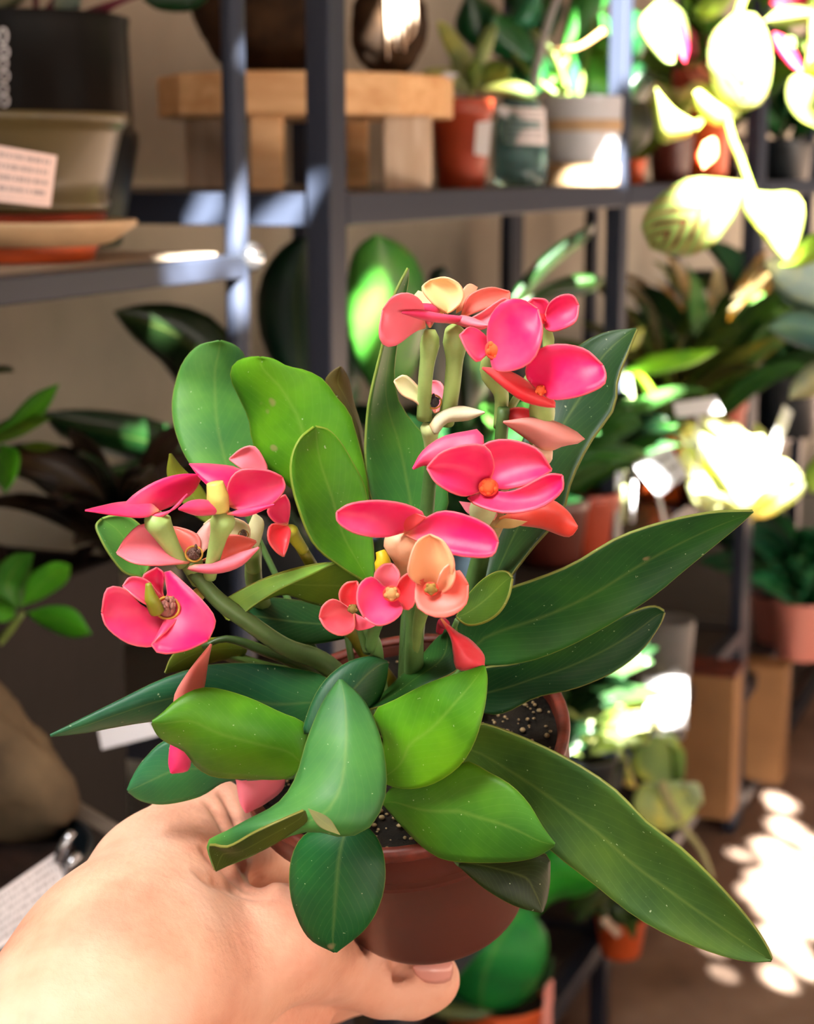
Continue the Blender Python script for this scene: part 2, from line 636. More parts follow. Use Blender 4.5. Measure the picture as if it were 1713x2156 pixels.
def skin_mat():
    t = NT('skin')
    n1 = t.noise(28, 4)
    c = t.ramp(n1, [(0.3, lin((198, 138, 112))), (0.5, lin((220, 169, 142))), (0.75, lin((232, 192, 168)))])
    red = t.ramp(t.noise(12, 2), [(0.45, (0, 0, 0, 1)), (0.75, (.45, .45, .45, 1))])
    c = t.mix(red, c, lin((222, 132, 110)))
    t.l(c, t.b.inputs['Base Color'])
    t.b.inputs['Roughness'].default_value = 0.5
    t.b.inputs['Specular IOR Level'].default_value = 0.35
    t.b.inputs['Subsurface Weight'].default_value = 0.12
    t.b.inputs['Subsurface Radius'].default_value = (0.006, 0.0025, 0.0015)
    t.b.inputs['Subsurface Scale'].default_value = 1.0
    tc = t.add('ShaderNodeTexCoord')
    vo = t.add('ShaderNodeTexVoronoi')
    vo.inputs['Scale'].default_value = 420.0
    t.l(tc.outputs['Object'], vo.inputs['Vector'])
    h = t.math('ADD', t.math('MULTIPLY', vo.outputs['Distance'], 0.22), t.math('MULTIPLY', t.noise(150, 6, .65), 1.1))
    t.bump(h, 0.42, 0.0013)
    return t.m


M['skin'] = skin_mat()
M['nail'] = simple('thumb_nail', (214, 150, 138), 0.25, 0, 0.05, 10)


def glass_mat(name, c, rough=0.05):
    t = NT(name)
    t.b.inputs['Base Color'].default_value = lin(c)
    t.b.inputs['Roughness'].default_value = rough
    t.b.inputs['Transmission Weight'].default_value = 0.85
    t.b.inputs['IOR'].default_value = 1.3
    t.l(t.ramp(t.noise(8, 2), [(0, lin(c)), (1, lin(tuple(min(255, v + 15) for v in c)))]), t.b.inputs['Base Color'])
    return t.m


M['glass'] = glass_mat('blue_green_glass', (150, 190, 190))
M['plastic_clear'] = glass_mat('cloudy_plastic', (190, 188, 186), 0.4)

# ------------------------------------------------------------------ the room
TH = math.radians(22.4)
RD = Vector((math.sin(TH), math.cos(TH), 0))        # along the row of shelving
PD = Vector((-math.cos(TH), math.sin(TH), 0))       # into the shelves
ZUP = Vector((0, 0, 1))
A0 = P(688, 440, 1.5)


def R(t, s, z):
    q = A0 + RD * t + PD * s
    return Vector((q.x, q.y, z))


ROW = (RD, PD, ZUP)


def plaster():
    t = NT('plaster')
    c = t.ramp(t.noise(3, 5), [(0.3, lin((148, 142, 128))), (0.7, lin((180, 170, 152)))])
    t.l(c, t.b.inputs['Base Color'])
    t.b.inputs['Roughness'].default_value = 0.8
    t.bump(t.noise(40, 4), 0.15)
    return t.m


def stone_floor():
    t = NT('stone_floor')
    c = t.ramp(t.noise(5, 6), [(0.3, lin((112, 92, 80))), (0.5, lin((144, 122, 108))), (0.72, lin((172, 150, 134)))])
    t.l(c, t.b.inputs['Base Color'])
    t.b.inputs['Roughness'].default_value = 0.6
    t.bump(t.noise(25, 5), 0.2)
    return t.m


fl = box('floor', (0.5, 2.5, -0.05), (5, 7, 0.05), stone_floor(), bevel=0)
tag(fl, kind='structure', label='brown stone floor of the aisle', cat='floor')
wl = box('wall_back', R(2.5, 0.60, 1.35), (5.5, 0.05, 1.35), plaster(), ax=ROW, bevel=0)
tag(wl, kind='structure', label='beige plastered wall behind the shelving', cat='wall')

# added unseen sun mask: holes cut to throw each wanted sun patch
MASK_Z = 2.7
holes = []


def sunhole(px, py, D, ax, ay):
    """a hole cut in the added sun mask so the sun reaches the point seen at px, py"""
    T = P(px, py, D)
    k = (MASK_Z - T.z) / -SUN_DIR.z
    q = T - SUN_DIR * k
    holes.append((q.x, q.y, ax, ay))


def sunhole_w(T, ax, ay):
    k = (MASK_Z - T.z) / -SUN_DIR.z
    q = T - SUN_DIR * k
    holes.append((q.x, q.y, ax, ay))


sunhole(425, 450, 1.533, 0.014, 0.028)
sunhole(592, 465, 1.505, 0.018, 0.028)
sunhole(505, 470, 1.35, 0.016, 0.055)
sunhole(508, 640, 1.37, 0.016, 0.035)
sunhole(410, 546, 1.30, 0.016, 0.075)
sunhole(1300, 60, 2.30, 0.07, 0.17)
sunhole(1303, 335, 2.275, 0.022, 0.05)
sunhole(1240, 372, 2.27, 0.03, 0.012)
sunhole(1560, 130, 1.55, 0.075, 0.14)
sunhole(1400, 60, 1.55, 0.035, 0.08)
sunhole(1440, 260, 1.55, 0.06, 0.09)
sunhole(1470, 450, 1.55, 0.035, 0.05)
sunhole(1640, 470, 1.5, 0.045, 0.11)
sunhole(1690, 240, 1.5, 0.03, 0.06)
sunhole(1690, 600, 1.5, 0.04, 0.05)
sunhole(768, 655, 1.625, 0.020, 0.045)
sunhole(1080, 190, 1.90, 0.03, 0.025)
sunhole(835, 20, 1.735, 0.018, 0.035)
sunhole(808, 712, .464, .004, .005)
sunhole(940, 620, .479, .003, .004)
sunhole(1310, 850, 2.47, 0.03, 0.06)
sunhole(618, 620, 1.77, 0.010, 0.03)
sunhole(1560, 970, 2.68, 0.06, 0.10)
sunhole(1480, 940, 2.70, 0.03, 0.04)
sunhole(1640, 1010, 2.68, 0.03, 0.05)
sunhole(1480, 860, 2.3, 0.04, 0.03)
sunhole(1400, 750, 2.3, 0.06, 0.02)
sunhole(1640, 900, 2.6, 0.05, 0.10)
sunhole(1400, 1480, 2.60, 0.035, 0.05)
sunhole(1275, 1500, 2.5, 0.05, 0.12)
for q_ in ((1640, 1690, .018, .05), (1655, 1745, .022, .06), (1625, 1790, .03, .05), (1672, 1830, .045, .09), (1610, 1850, .022, .04), (1690, 1920, .05, .10), (1640, 1905, .04, .08), (1590, 1880, .02, .03),
           (1650, 1985, .028, .06), (1708, 1780, .02, .05), (1640, 2060, .012, .04), (1500, 1990, .012, .03), (1478, 1965, .018, .025), (1525, 2050, .009, .015), (1700, 2040, .015, .03), (1560, 1800, .012, .02)):
    sunhole(q_[0], q_[1], onz(q_[0], q_[1], 0.0), q_[2], q_[3])
sunhole(1240, 1555, 2.3, 0.022, 0.03)
sunhole(1600, 620, 3.0, 0.04, 0.06)


def build_sun_mask():
    V, F = [], []
    x0, x1, y0, y1 = -2.4, 3.8, -6.4, 6.4
    big = 0.2
    fine = 0.0125
    nx, ny = int(round((x1 - x0) / big)), int(round((y1 - y0) / big))
    H = np.array(holes)

    def quad(a, b, c, d):
        k = len(V)
        V.extend([(a, b, MASK_Z), (c, b, MASK_Z), (c, d, MASK_Z), (a, d, MASK_Z)])
        F.append((k, k + 3, k + 2, k + 1))
    for i in range(nx):
        for j in range(ny):
            a, b = x0 + i * big, y0 + j * big
            cx, cy = a + big / 2, b + big / 2
            if np.any((np.abs(H[:, 0] - cx) < big / 2 + H[:, 2]) & (np.abs(H[:, 1] - cy) < big / 2 + H[:, 3])):
                n = int(round(big / fine))
                for ii in range(n):
                    for jj in range(n):
                        u, v = a + ii * fine, b + jj * fine
                        if np.any(((u + fine / 2 - H[:, 0]) / H[:, 2]) ** 2 + ((v + fine / 2 - H[:, 1]) / H[:, 3]) ** 2 < 1):
                            continue
                        quad(u, v, u + fine, v + fine)
            else:
                quad(a, b, a + big, b + big)
    o = link_mesh('sun_mask', V, F, wood_mat('sun_mask_wood', (150, 120, 88), (100, 78, 54)), None, False)
    tag(o, kind='structure', label='added unseen sun mask with cut holes', cat='sun_mask')


build_sun_mask()

# ------------------------------------------------------------------ shelving
ZS = 1.221          # upper shelf of the main unit
ZL = 1.178          # shelf of the near unit
shelf = thing('steel_shelf', 'black square-tube steel shelving unit carrying the wooden stand and potted plants', 'shelf', R(0, 0, 0))


def post(parent, t, s, z1=2.2, hw=0.0175, hd=0.0112, mat=None):
    box('post', R(t, s, z1 / 2), (hw, hd, z1 / 2), M['steel'], parent, ROW, 0.002)


def rail(parent, a, b, h=0.014, wd=0.012):
    d = (b - a)
    n = d.normalized()
    y = ZUP.cross(n)
    box('rail', (a + b) / 2, (d.length / 2, wd, h), M['steel'], parent, (n, y, ZUP), 0.0015)


TB, TC, TD = 0.91, 1.80, 2.30
for t_ in (0.0, TB, TC):
    for s_ in (0.0, 0.46):
        post(shelf, t_, s_)
for z_ in (ZS, 0.72, 0.40, 0.17):
    for s_ in (0.0, 0.46):
        rail(shelf, R(0.0176, s_, z_ - 0.014), R(TB - 0.0176, s_, z_ - 0.014))
        rail(shelf, R(TB + 0.0176, s_, z_ - 0.014), R(TC - 0.0176, s_, z_ - 0.014))
    for t_ in (0.0, TB, TC):
        rail(shelf, R(t_, 0.0114, z_ - 0.014), R(t_, 0.4486, z_ - 0.014))
    for ta, tb in ((0.0, TB), (TB, TC)):
        box('shelf_board', R((ta + tb) / 2, 0.23, z_ - 0.006), ((tb - ta) / 2 - 0.018, 0.217, 0.005), M['board'], shelf, ROW, 0.001)

far = thing('steel_shelf', 'far black steel shelving unit past the double post beside the aisle', 'shelf', R(TC + 0.06, 0, 0))
for t_ in (TC + 0.038, TD + 0.05, 3.1, 4.0):
    for s_ in (0.0, 0.46):
        post(far, t_, s_)
for z_ in (ZS, 0.72, 0.27, 0.05):
    rail(far, R(TC + 0.06, 0, z_ - 0.014), R(4.0, 0, z_ - 0.014))
    for t_ in (TC + 0.038, TD + 0.05, 3.1, 4.0):
        rail(far, R(t_, 0.0114, z_ - 0.014), R(t_, 0.4486, z_ - 0.014))
    box('shelf_board', R((TC + 4.05) / 2, 0.23, z_ - 0.006), ((4.0 - TC) / 2 - 0.06, 0.2, 0.005), M['board'], far, ROW, 0.001)

near = thing('tube_shelf', 'near black shelf with a round chrome-bright end tube and a stack of bowls on it', 'shelf', R(-0.165, 0, 0))
tb = R(-0.165, 0.0, 0)
tube('post', [tb, tb + ZUP * 1.0, tb + ZUP * 2.2], 0.0092, M['steel'], near, 20)
tube('post', [R(-0.165, 0.40, 0), R(-0.165, 0.40, 1.1), R(-0.165, 0.40, 2.2)], 0.0092, M['steel'], near, 20)
rail(near, R(-1.3, 0, ZL - 0.0105), R(-0.17, 0, ZL - 0.0105), 0.0085, 0.009)
rail(near, R(-1.3, 0.40, ZL - 0.0105), R(-0.17, 0.40, ZL - 0.0105), 0.0085, 0.009)
box('shelf_board', R(-0.74, 0.20, ZL - 0.0045), (0.565, 0.188, 0.0045), M['tile'], near, ROW, 0.001)
box('shelf_board', R(-0.74, 0.20, 0.695), (0.565, 0.188, 0.0045), M['board'], near, ROW, 0.001)
rail(near, R(-1.3, 0, 0.68), R(-0.17, 0, 0.68), 0.0085, 0.009)
V_, F_ = ball_geo(R(-0.158, -0.008, ZL - 0.004), 0.0115, 16, 10)
link_mesh('corner_joint', V_, F_, M['chrome'], near)

# ------------------------------------------------------------------ foreground: the crown of thorns
PINK, PINK2, LPINK = lin((240, 14, 104)), lin((242, 40, 112)), lin((246, 118, 140))
RED, CORAL, CREAM = lin((238, 34, 52)), lin((242, 108, 92)), lin((250, 222, 150))
PALE, PEACH = lin((226, 226, 172)), lin((246, 170, 130))
G_MID, G_BRIGHT, G_DARK = lin((58, 118, 52)), lin((104, 166, 30)), lin((24, 70, 32))
G_TEAL, G_OLIVE, G_LIME = lin((34, 100, 64)), lin((72, 92, 28)), lin((76, 140, 22))
G_DEEP, G_SAGE = lin((14, 58, 34)), lin((66, 128, 66))
ST_PALE, ST_GRN, ST_LIME, ST_BRN = lin((150, 178, 100)), lin((84, 120, 62)), lin((166, 172, 62)), lin((70, 84, 44))

POT_C = P(845, 1553, 0.530)
_b = P(912, 1893, 0.566)
AX = (POT_C - _b).normalized()       # pot's own up
POT_H = (POT_C - _b).length
plant = thing('potted_crown_of_thorns', 'small crown of thorns with pink flowers in a brown pot held by the hand', 'potted plant', _b)
lathe('pot', [(0.0255, 0.0), (0.0285, 0.0006), (0.0294, 0.002), (0.0300, 0.004), (0.0470, POT_H - 0.014), (0.0495, POT_H - 0.012), (0.0500, POT_H - 0.001),
              (0.0495, POT_H), (0.0480, POT_H), (0.0470, POT_H - 0.001), (0.0455, POT_H - 0.020)], _b, M['brownpot'], plant, AX, 72)
# lip on top of the wall; redder tone is light put into its colour
lathe('pot_rim', [(0.0472, POT_H - 0.0005), (0.0503, POT_H - 0.0035), (0.0509, POT_H - 0.0005), (0.0506, POT_H + 0.0012), (0.0484, POT_H + 0.0014), (0.0474, POT_H + 0.0004)],
      _b, M['rimred'], plant, AX, 72, ring=True)


def soil_disc():
    x, y, a = frame(AX)
    V, F = [], []
    seg, rings = 64, 16
    o = _b + AX * (POT_H - 0.0035)
    for i in range(rings + 1):
        r = 0.0476 * i / rings
        for k in range(seg):
            an = 2 * math.pi * k / seg
            h = random.uniform(-0.0009, 0.0011) if i < rings else -0.001
            V.append(o + a * h + (x * math.cos(an) + y * math.sin(an)) * max(r, 0.0004))
    for i in range(rings):
        for k in range(seg):
            k2 = (k + 1) % seg
            F.append((i * seg + k, (i + 1) * seg + k, (i + 1) * seg + k2, i * seg + k2))
    return link_mesh('soil', V, F, M['soil'], plant)


soil_disc()
x_, y_, a_ = frame(AX)
gv = []
for i in range(620):
    an, r = random.random() * 6.283, 0.0455 * math.sqrt(random.random())
    q = _b + AX * (POT_H - 0.0025) + (x_ * math.cos(an) + y_ * math.sin(an)) * r
    gv.append(ball_geo(q, random.choice((.0003, .0004, .0005, .0006, .0009)), 6, 4, (1, random.uniform(.6, 1.4), random.uniform(.5, 1))))
V_, F_ = merge(*gv)
g_ = link_mesh('soil_grit', V_, F_, M['perlite'], plant, True, None, lin((150, 130, 92)))
tag(g_, kind='stuff')


def leaf(outline, depths, col, tilt=0.0, cup=0.004, wave=0.0, tip=None, th=0.0007, label=None):
    return patch('leaf', outline, depths, col, plant, M['leaf'], tip, tilt, cup, 30, 12, th, wave, label=label)


# upright leaves behind the flowers
leaf([(470, 1020), (430, 1010), (392, 965), (368, 905), (362, 850), (371, 800), (388, 757), (420, 726), (462, 717), (495, 728), (515, 750), (523, 790),
      (540, 850), (552, 920), (560, 985), (545, 1020)], [.525, .53, .535, .53], G_SAGE, .004, .003, tip=8)
leaf([(700, 1110), (640, 1050), (572, 992), (545, 960), (530, 920), (524, 880), (502, 832), (486, 795), (492, 768), (515, 755), (548, 752), (578, 757), (605, 771),
      (645, 780), (682, 800), (705, 832), (736, 870), (750, 915), (766, 975), (776, 1040), (770, 1100)], [.515, .512, .512, .508], G_LIME, -.005, .004, tip=10)
leaf([(770, 1225), (715, 1192), (660, 1145), (626, 1065), (612, 1005), (614, 960), (632, 922), (662, 897), (692, 905), (718, 932), (742, 972), (767, 1022),
      (778, 1085), (787, 1160), (786, 1215)], [.505, .500, .495, .492], G_LIME, .006, -.004, tip=7)
leaf([(768, 975), (745, 890), (712, 838), (685, 806), (696, 784), (717, 771), (733, 800), (744, 850), (760, 905)], [.53, .528, .525], lin((78, 70, 34)), .003, .002, tip=5)
leaf([(860, 1110), (800, 1085), (775, 1030), (768, 950), (774, 860), (786, 800), (806, 720), (822, 640), (840, 598), (860, 561), (860, 590), (853, 630), (845, 680),
      (834, 740), (830, 800), (842, 850), (872, 893), (908, 935), (936, 1005), (938, 1080)], [.52, .522, .52, .51], G_MID, .007, -.004, tip=9)
leaf([(1000, 1330), (1015, 1240), (1040, 1120), (1075, 985), (1135, 850), (1200, 745), (1265, 702), (1343, 690), (1322, 742), (1300, 800), (1292, 860), (1242, 932),
      (1203, 1010), (1182, 1082), (1120, 1155), (1060, 1235)], [.515, .522, .53, .525], lin((34, 70, 36)), -.009, -.004, tip=7)
# small ones on the left
leaf([(300, 1215), (262, 1205), (232, 1170), (212, 1135), (202, 1108), (214, 1092), (242, 1085), (275, 1090), (305, 1120), (318, 1180)], [.505, .503, .5], G_SAGE, .003, -.003, tip=5)
leaf([(450, 1110), (410, 1085), (378, 1050), (353, 1002), (358, 954), (382, 985), (418, 1020), (446, 1070)], [.515, .515, .51], lin((96, 116, 40)), .002, .002, tip=4)
leaf([(520, 1360), (470, 1342), (400, 1350), (362, 1380), (346, 1417), (400, 1408), (455, 1392), (510, 1380)], [.52, .515, .505], lin((84, 104, 32)), .002, .001, tip=4)
# middle: curled leaf beside the stem and the dark one under it
leaf([(462, 1290), (478, 1262), (520, 1236), (580, 1210), (640, 1193), (700, 1185), (745, 1197), (778, 1235), (745, 1272), (700, 1277), (650, 1268), (600, 1250),
      (545, 1268), (505, 1296)], [.49, .495, .505, .515], lin((88, 116, 36)), .008, .0, tip=7)
leaf([(478, 1306), (460, 1274), (500, 1246), (560, 1219), (640, 1195), (706, 1184), (650, 1212), (590, 1240), (535, 1274), (502, 1300)], [.484, .486, .490, .498],
     lin((120, 170, 80)), 0, -.0005, tip=5)
leaf([(770, 1330), (720, 1345), (650, 1356), (590, 1352), (535, 1335), (490, 1300), (530, 1262), (600, 1262), (680, 1275), (750, 1295)], [.532, .53, .525, .52], G_DARK, .004, .004, tip=5)
# right side
leaf([(985, 1380), (962, 1330), (965, 1285), (1010, 1255), (1090, 1232), (1200, 1190), (1300, 1132), (1400, 1098), (1500, 1078), (1588, 1075), (1560, 1103), (1512, 1143),
      (1440, 1202), (1380, 1252), (1292, 1310), (1200, 1360), (1122, 1390), (1060, 1400), (1010, 1398)], [.505, .497, .49, .485, .48], lin((38, 92, 42)), .008, -.005, tip=9)
leaf([(985, 1470), (1010, 1410), (1100, 1392), (1250, 1322), (1330, 1288), (1375, 1276), (1400, 1287), (1388, 1318), (1350, 1370), (1290, 1416), (1210, 1450), (1130, 1468),
      (1060, 1502), (1015, 1500)], [.515, .512, .505, .50], lin((30, 76, 36)), .003, -.003, tip=6)
leaf([(960, 1300), (978, 1262), (1008, 1226), (1040, 1205), (1066, 1203), (1079, 1217), (1070, 1257), (1050, 1290), (1020, 1310), (985, 1316)], [.485, .48, .474], lin((70, 104, 30)), -.004, -.003, tip=5)
leaf([(775, 1495), (830, 1438), (880, 1390), (915, 1350), (944, 1322), (972, 1372), (962, 1410), (905, 1440), (850, 1472)], [.485, .487, .49], G_DARK, -.006, .002, tip=4)
# long one, lower right
leaf([(960, 1580), (1000, 1524), (1085, 1546), (1200, 1600), (1292, 1660), (1362, 1730), (1440, 1790), (1520, 1870), (1580, 1940), (1612, 1988), (1628, 2023), (1582, 2026),
      (1520, 2013), (1420, 1976), (1330, 1926), (1250, 1862), (1170, 1800), (1090, 1725), (1000, 1640)], [.495, .488, .478, .47, .468], lin((62, 96, 40)), .006, -.004, tip=10, wave=.0006)
leaf([(965, 1822), (1000, 1800), (1060, 1790), (1146, 1798), (1156, 1842), (1150, 1892), (1140, 1921), (1080, 1905), (1020, 1870)], [.485, .483, .485], lin((42, 60, 26)), -.003, .003, tip=6)
leaf([(805, 1690), (830, 1655), (900, 1640), (980, 1603), (1022, 1622), (1072, 1650), (1112, 1690), (1142, 1740), (1169, 1778), (1122, 1805), (1050, 1815), (950, 1812),
      (900, 1790), (850, 1742)], [.482, .474, .466, .462], lin((64, 124, 32)), .004, .003, tip=8)
leaf([(800, 1640), (808, 1560), (788, 1500), (832, 1474), (900, 1440), (962, 1420), (1021, 1401), (1026, 1432), (1020, 1490), (1000, 1560), (970, 1610), (920, 1646),
      (870, 1660), (825, 1655)], [.478, .468, .458, .455], G_LIME, -.006, .003, tip=6)
# left low leaves
leaf([(700, 1500), (690, 1428), (600, 1404), (520, 1396), (430, 1402), (342, 1430), (260, 1470), (180, 1510), (102, 1550), (182, 1541), (250, 1528), (340, 1516), (430, 1520),
      (560, 1560)], [.505, .5, .495, .49], G_TEAL, .004, .004, tip=8)
leaf([(520, 1640), (470, 1590), (400, 1555), (345, 1560), (302, 1600), (280, 1635), (268, 1665), (300, 1686), (350, 1692), (420, 1676), (470, 1646)], [.503, .502, .5], lin((42, 116, 70)), .003, .003, tip=6)
leaf([(640, 1610), (645, 1530), (585, 1498), (520, 1468), (452, 1449), (412, 1452), (372, 1474), (345, 1500), (319, 1520), (332, 1546), (352, 1562), (390, 1582), (412, 1612),
      (450, 1634), (520, 1638), (600, 1638)], [.48, .474, .47, .468], lin((72, 138, 28)), .005, .006, tip=8)
leaf([(690, 1520), (640, 1545), (652, 1490), (682, 1435), (730, 1396), (780, 1383), (816, 1394), (810, 1440), (792, 1480), (760, 1500)], [.475, .478, .483], lin((30, 88, 52)), .004, .004, tip=6)
# the big twisted leaf in front
leaf([(716, 1429), (680, 1480), (648, 1555), (622, 1640), (585, 1692), (520, 1728), (475, 1752), (437, 1774), (452, 1833), (535, 1798), (600, 1762), (660, 1748), (720, 1760),
      (772, 1745), (804, 1698), (813, 1640), (802, 1560), (768, 1480)], [.463, .452, .446, .45, .462], G_SAGE, -.002, .005, tip=8, wave=.0008)
leaf([(640, 1705), (600, 1722), (535, 1752), (480, 1782), (440, 1780), (452, 1834), (500, 1812), (560, 1785), (610, 1755), (645, 1728)], [.445, .446, .449, .455], lin((62, 78, 24)), .003, .0, tip=5)
leaf([(735, 1735), (680, 1742), (640, 1760), (616, 1800), (610, 1860), (622, 1920), (652, 1975), (706, 2005), (768, 1955), (800, 1900), (811, 1840), (802, 1782), (775, 1745)],
     [.475, .472, .474, .478], lin((22, 92, 42)), -.003, .004, tip=7)
leaf([(648, 1702), (690, 1720), (716, 1758), (672, 1740)], [.447, .446, .445], lin((112, 116, 78)), 0, .0, tip=2)
leaf([(640, 1410), (560, 1395), (480, 1370), (400, 1362), (470, 1388), (560, 1412)], [.522, .52, .518], lin((58, 84, 34)), 0, .002, tip=3)

# stems
ptube('stem', [(800, 1520, .52), (690, 1402, .505), (600, 1362, .495), (520, 1308, .487), (458, 1262, .482), (405, 1202, .479)], [22, 24, 22, 19, 19, 15], M['stem'], plant, lin((78, 104, 54)))
ptube('stem', [(790, 1530, .52), (640, 1408, .515), (560, 1372, .512), (480, 1345, .51), (425, 1362, .509)], [18, 17, 14, 11, 5], M['stem'], plant, lin((56, 82, 34)))
ptube('stem', [(880, 1540, .52), (872, 1420, .495), (872, 1330, .478), (866, 1240, .468)], [22, 22, 20, 18], M['stem'], plant, ST_GRN)
ptube('stem', [(810, 1520, .51), (795, 1420, .495), (790, 1360, .482), (770, 1315, .475)], [20, 18, 16, 12], M['stem'], plant, ST_GRN)
ptube('stem', [(960, 1540, .53), (985, 1300, .525), (1020, 1130, .505), (1050, 960, .49), (1060, 860, .482)], [26, 24, 20, 16, 13], M['stem'], plant, ST_GRN)
ptube('stem', [(850, 1540, .53), (880, 1250, .53), (905, 1000, .51), (908, 880, .49)], [24, 22, 16, 12], M['stem'], plant, ST_GRN)
ptube('stem', [(820, 1440, .535), (720, 1300, .522), (650, 1180, .5), (625, 1140, .497)], [19, 18, 15, 12], M['stem'], plant, lin((132, 124, 34)))
ptube('stem', [(700, 1440, .545), (575, 1310, .537), (536, 1230, .516), (535, 1150, .5)], [22, 22, 20, 16], M['stem'], plant, lin((112, 136, 70)))

# short leaf stalks between the main stem and the blades
for q in ([(830, 1600, .527), (818, 1640, .505), (806, 1645, .480)], [(835, 1610, .527), (830, 1665, .505), (815, 1690, .482)], [(800, 1600, .527), (760, 1690, .500), (738, 1738, .476)],
          [(790, 1580, .527), (720, 1600, .505), (645, 1608, .481)], [(780, 1590, .528), (650, 1630, .515), (520, 1638, .504)], [(770, 1540, .525), (730, 1500, .495), (716, 1445, .465)],
          [(880, 1570, .527), (920, 1575, .515), (965, 1578, .496)], [(890, 1540, .53), (940, 1460, .52), (990, 1385, .506)], [(890, 1545, .53), (940, 1510, .525), (990, 1470, .516)],
          [(850, 1610, .527), (900, 1740, .505), (967, 1820, .486)], [(870, 1520, .53), (925, 1400, .51), (962, 1305, .487)], [(790, 1550, .53), (780, 1360, .522), (775, 1225, .507)],
          [(770, 1550, .532), (730, 1330, .525), (705, 1115, .516)], [(840, 1540, .532), (850, 1300, .53), (862, 1105, .522)], [(900, 1530, .532), (960, 1430, .526), (1002, 1325, .516)],
          [(760, 1550, .532), (600, 1250, .536), (490, 1020, .527)]):
    ptube('leaf_stalk', q, [8, 7, 6], M['stem'], plant, ST_GRN, 8)


def flower(ped, rpx, pcol, petals, centre=None, label=None):
    """ped: flower stalk path that ends in the cup of the flower; petals: (outline, depths, colour, tilt, cup)"""
    geo = []
    pp = crom([tuple(P(*q)) for q in ped], 14)
    rr = np.interp(np.linspace(0, 1, 14), np.linspace(0, 1, len(rpx)), [r * ped[min(i, len(ped) - 1)][2] / FPX for i, r in enumerate(rpx)])
    rr[-1] *= .45
    rr[-2] *= .8
    V, F = tube_geo(pp, rr, 14)
    f = link_mesh('flower', V, F, M['stem'], plant, True, None, pcol)
    if label:
        f['label'] = label
    for q in petals:
        out, dep, col = q[:3]
        tilt = q[3] if len(q) > 3 else 0.0
        cup = q[4] if len(q) > 4 else 0.0
        patch('petal', out, dep, col, f, M['petal'], None, tilt, cup, 20, 8, 0.0005)
    if centre:
        px, py, D, r, c, kind = centre
        s = D / FPX
        g = [ball_geo(P(px, py, D), r * s, 12, 8)]
        if kind == 'stamens':
            g = [ball_geo(P(px, py, D), r * s * .8, 12, 8)]
            for i in range(26):
                an, k = random.random() * 6.28, math.sqrt(random.random())
                q = P(px + math.cos(an) * r * .8 * k, py + math.sin(an) * r * .8 * k - r * .2, D - r * s * (1.0 - .6 * k))
                g.append(ball_geo(q, r * s * random.uniform(.13, .22), 6, 4, (1, 1, random.uniform(.8, 1.8))))
        else:
            for i in range(5):
                an = i * 1.257 + .3
                g.append(ball_geo(P(px + math.cos(an) * r * .8, py + math.sin(an) * r * .7, D - r * s * .4), r * s * .38, 8, 5))
        if kind == 'stamens' or r > 12:
            rg = [P(px + math.cos(a2 * .393) * r * 1.05, py + math.sin(a2 * .393) * r * .95, D - r * s * .25) for a2 in range(17)]
            V, F = tube_geo(rg, r * s * (.13 if kind == 'stamens' else .22), 8, False)
            link_mesh('flower_cup', V, F, M['perlite'], f, True, None, lin((176, 128, 44)) if kind == 'stamens' else lin((226, 70, 50)))
        V, F = merge(*g)
        link_mesh('flower_centre', V, F, M['perlite'], f, True, None, c)
    return f


BRN, ORG = lin((96, 66, 56)), lin((232, 92, 40))
# left cluster
flower([(385, 1190, .478), (355, 1140, .474), (330, 1095, .471), (330, 1082, .470)], [14, 17, 24, 34], ST_PALE, [
    ([(335, 1075), (300, 1090), (240, 1085), (178, 1075), (210, 1067), (255, 1058), (310, 1058)], [.470, .466, .463], PINK, .003, .002),
    ([(310, 1085), (262, 1070), (280, 1042), (330, 1012), (380, 998), (427, 999), (404, 1038), (362, 1064)], [.470, .472, .474], PINK, .004, .002),
    ([(290, 1084), (340, 1088), (395, 1040), (360, 1075)], [.469, .469, .471], PINK2, 0, .001)])
flower([(440, 1215, .480), (455, 1150, .474), (470, 1095, .470), (475, 1078, .469)], [15, 15, 19, 34], ST_PALE, [
    ([(470, 1050), (425, 1012), (398, 977), (450, 978), (505, 988), (515, 1020), (500, 1060)], [.471, .473, .476], PINK, .003, .002),
    ([(480, 1065), (480, 1020), (505, 990), (560, 990), (594, 1004), (599, 1030), (572, 1062), (520, 1078)], [.470, .468, .466], PINK, .002, -.003),
    ([(480, 1078), (420, 1085), (375, 1072), (402, 1055), (440, 1055)], [.468, .462, .458], PINK2, 0, .002),
    ([(478, 1082), (520, 1086), (578, 1062), (520, 1070)], [.467, .463, .462], PINK2, 0, .001)])
ptube('bud', [(462, 1072, .468), (458, 1045, .466), (452, 1016, .465)], [22, 24, 18], M['stem'], plant, lin((214, 200, 104)))
flower([(420, 1225, .482), (408, 1200, .480), (402, 1180, .478)], [18, 20, 26], ST_PALE, [
    ([(400, 1185), (330, 1190), (280, 1185), (245, 1165), (266, 1130), (302, 1102), (345, 1120), (380, 1160)], [.478, .474, .470], LPINK, .004, -.003),
    ([(400, 1178), (372, 1150), (352, 1108), (385, 1112), (418, 1128), (420, 1160)], [.480, .484, .487], CORAL, .002, -.002),
    ([(410, 1190), (395, 1198), (450, 1207), (505, 1192), (546, 1152), (500, 1166), (450, 1186)], [.476, .472, .470], LPINK, .0, .002),
    ([(425, 1180), (462, 1160), (470, 1130), (505, 1128), (540, 1140), (510, 1172), (460, 1185)], [.480, .483, .485], CORAL, .002, -.002),
    ([(425, 1165), (410, 1135), (428, 1108), (448, 1095), (446, 1140)], [.482, .485, .487], lin((238, 186, 176)), .0, .001)],
    (408, 1166, .476, 17, BRN, 'stamens'))
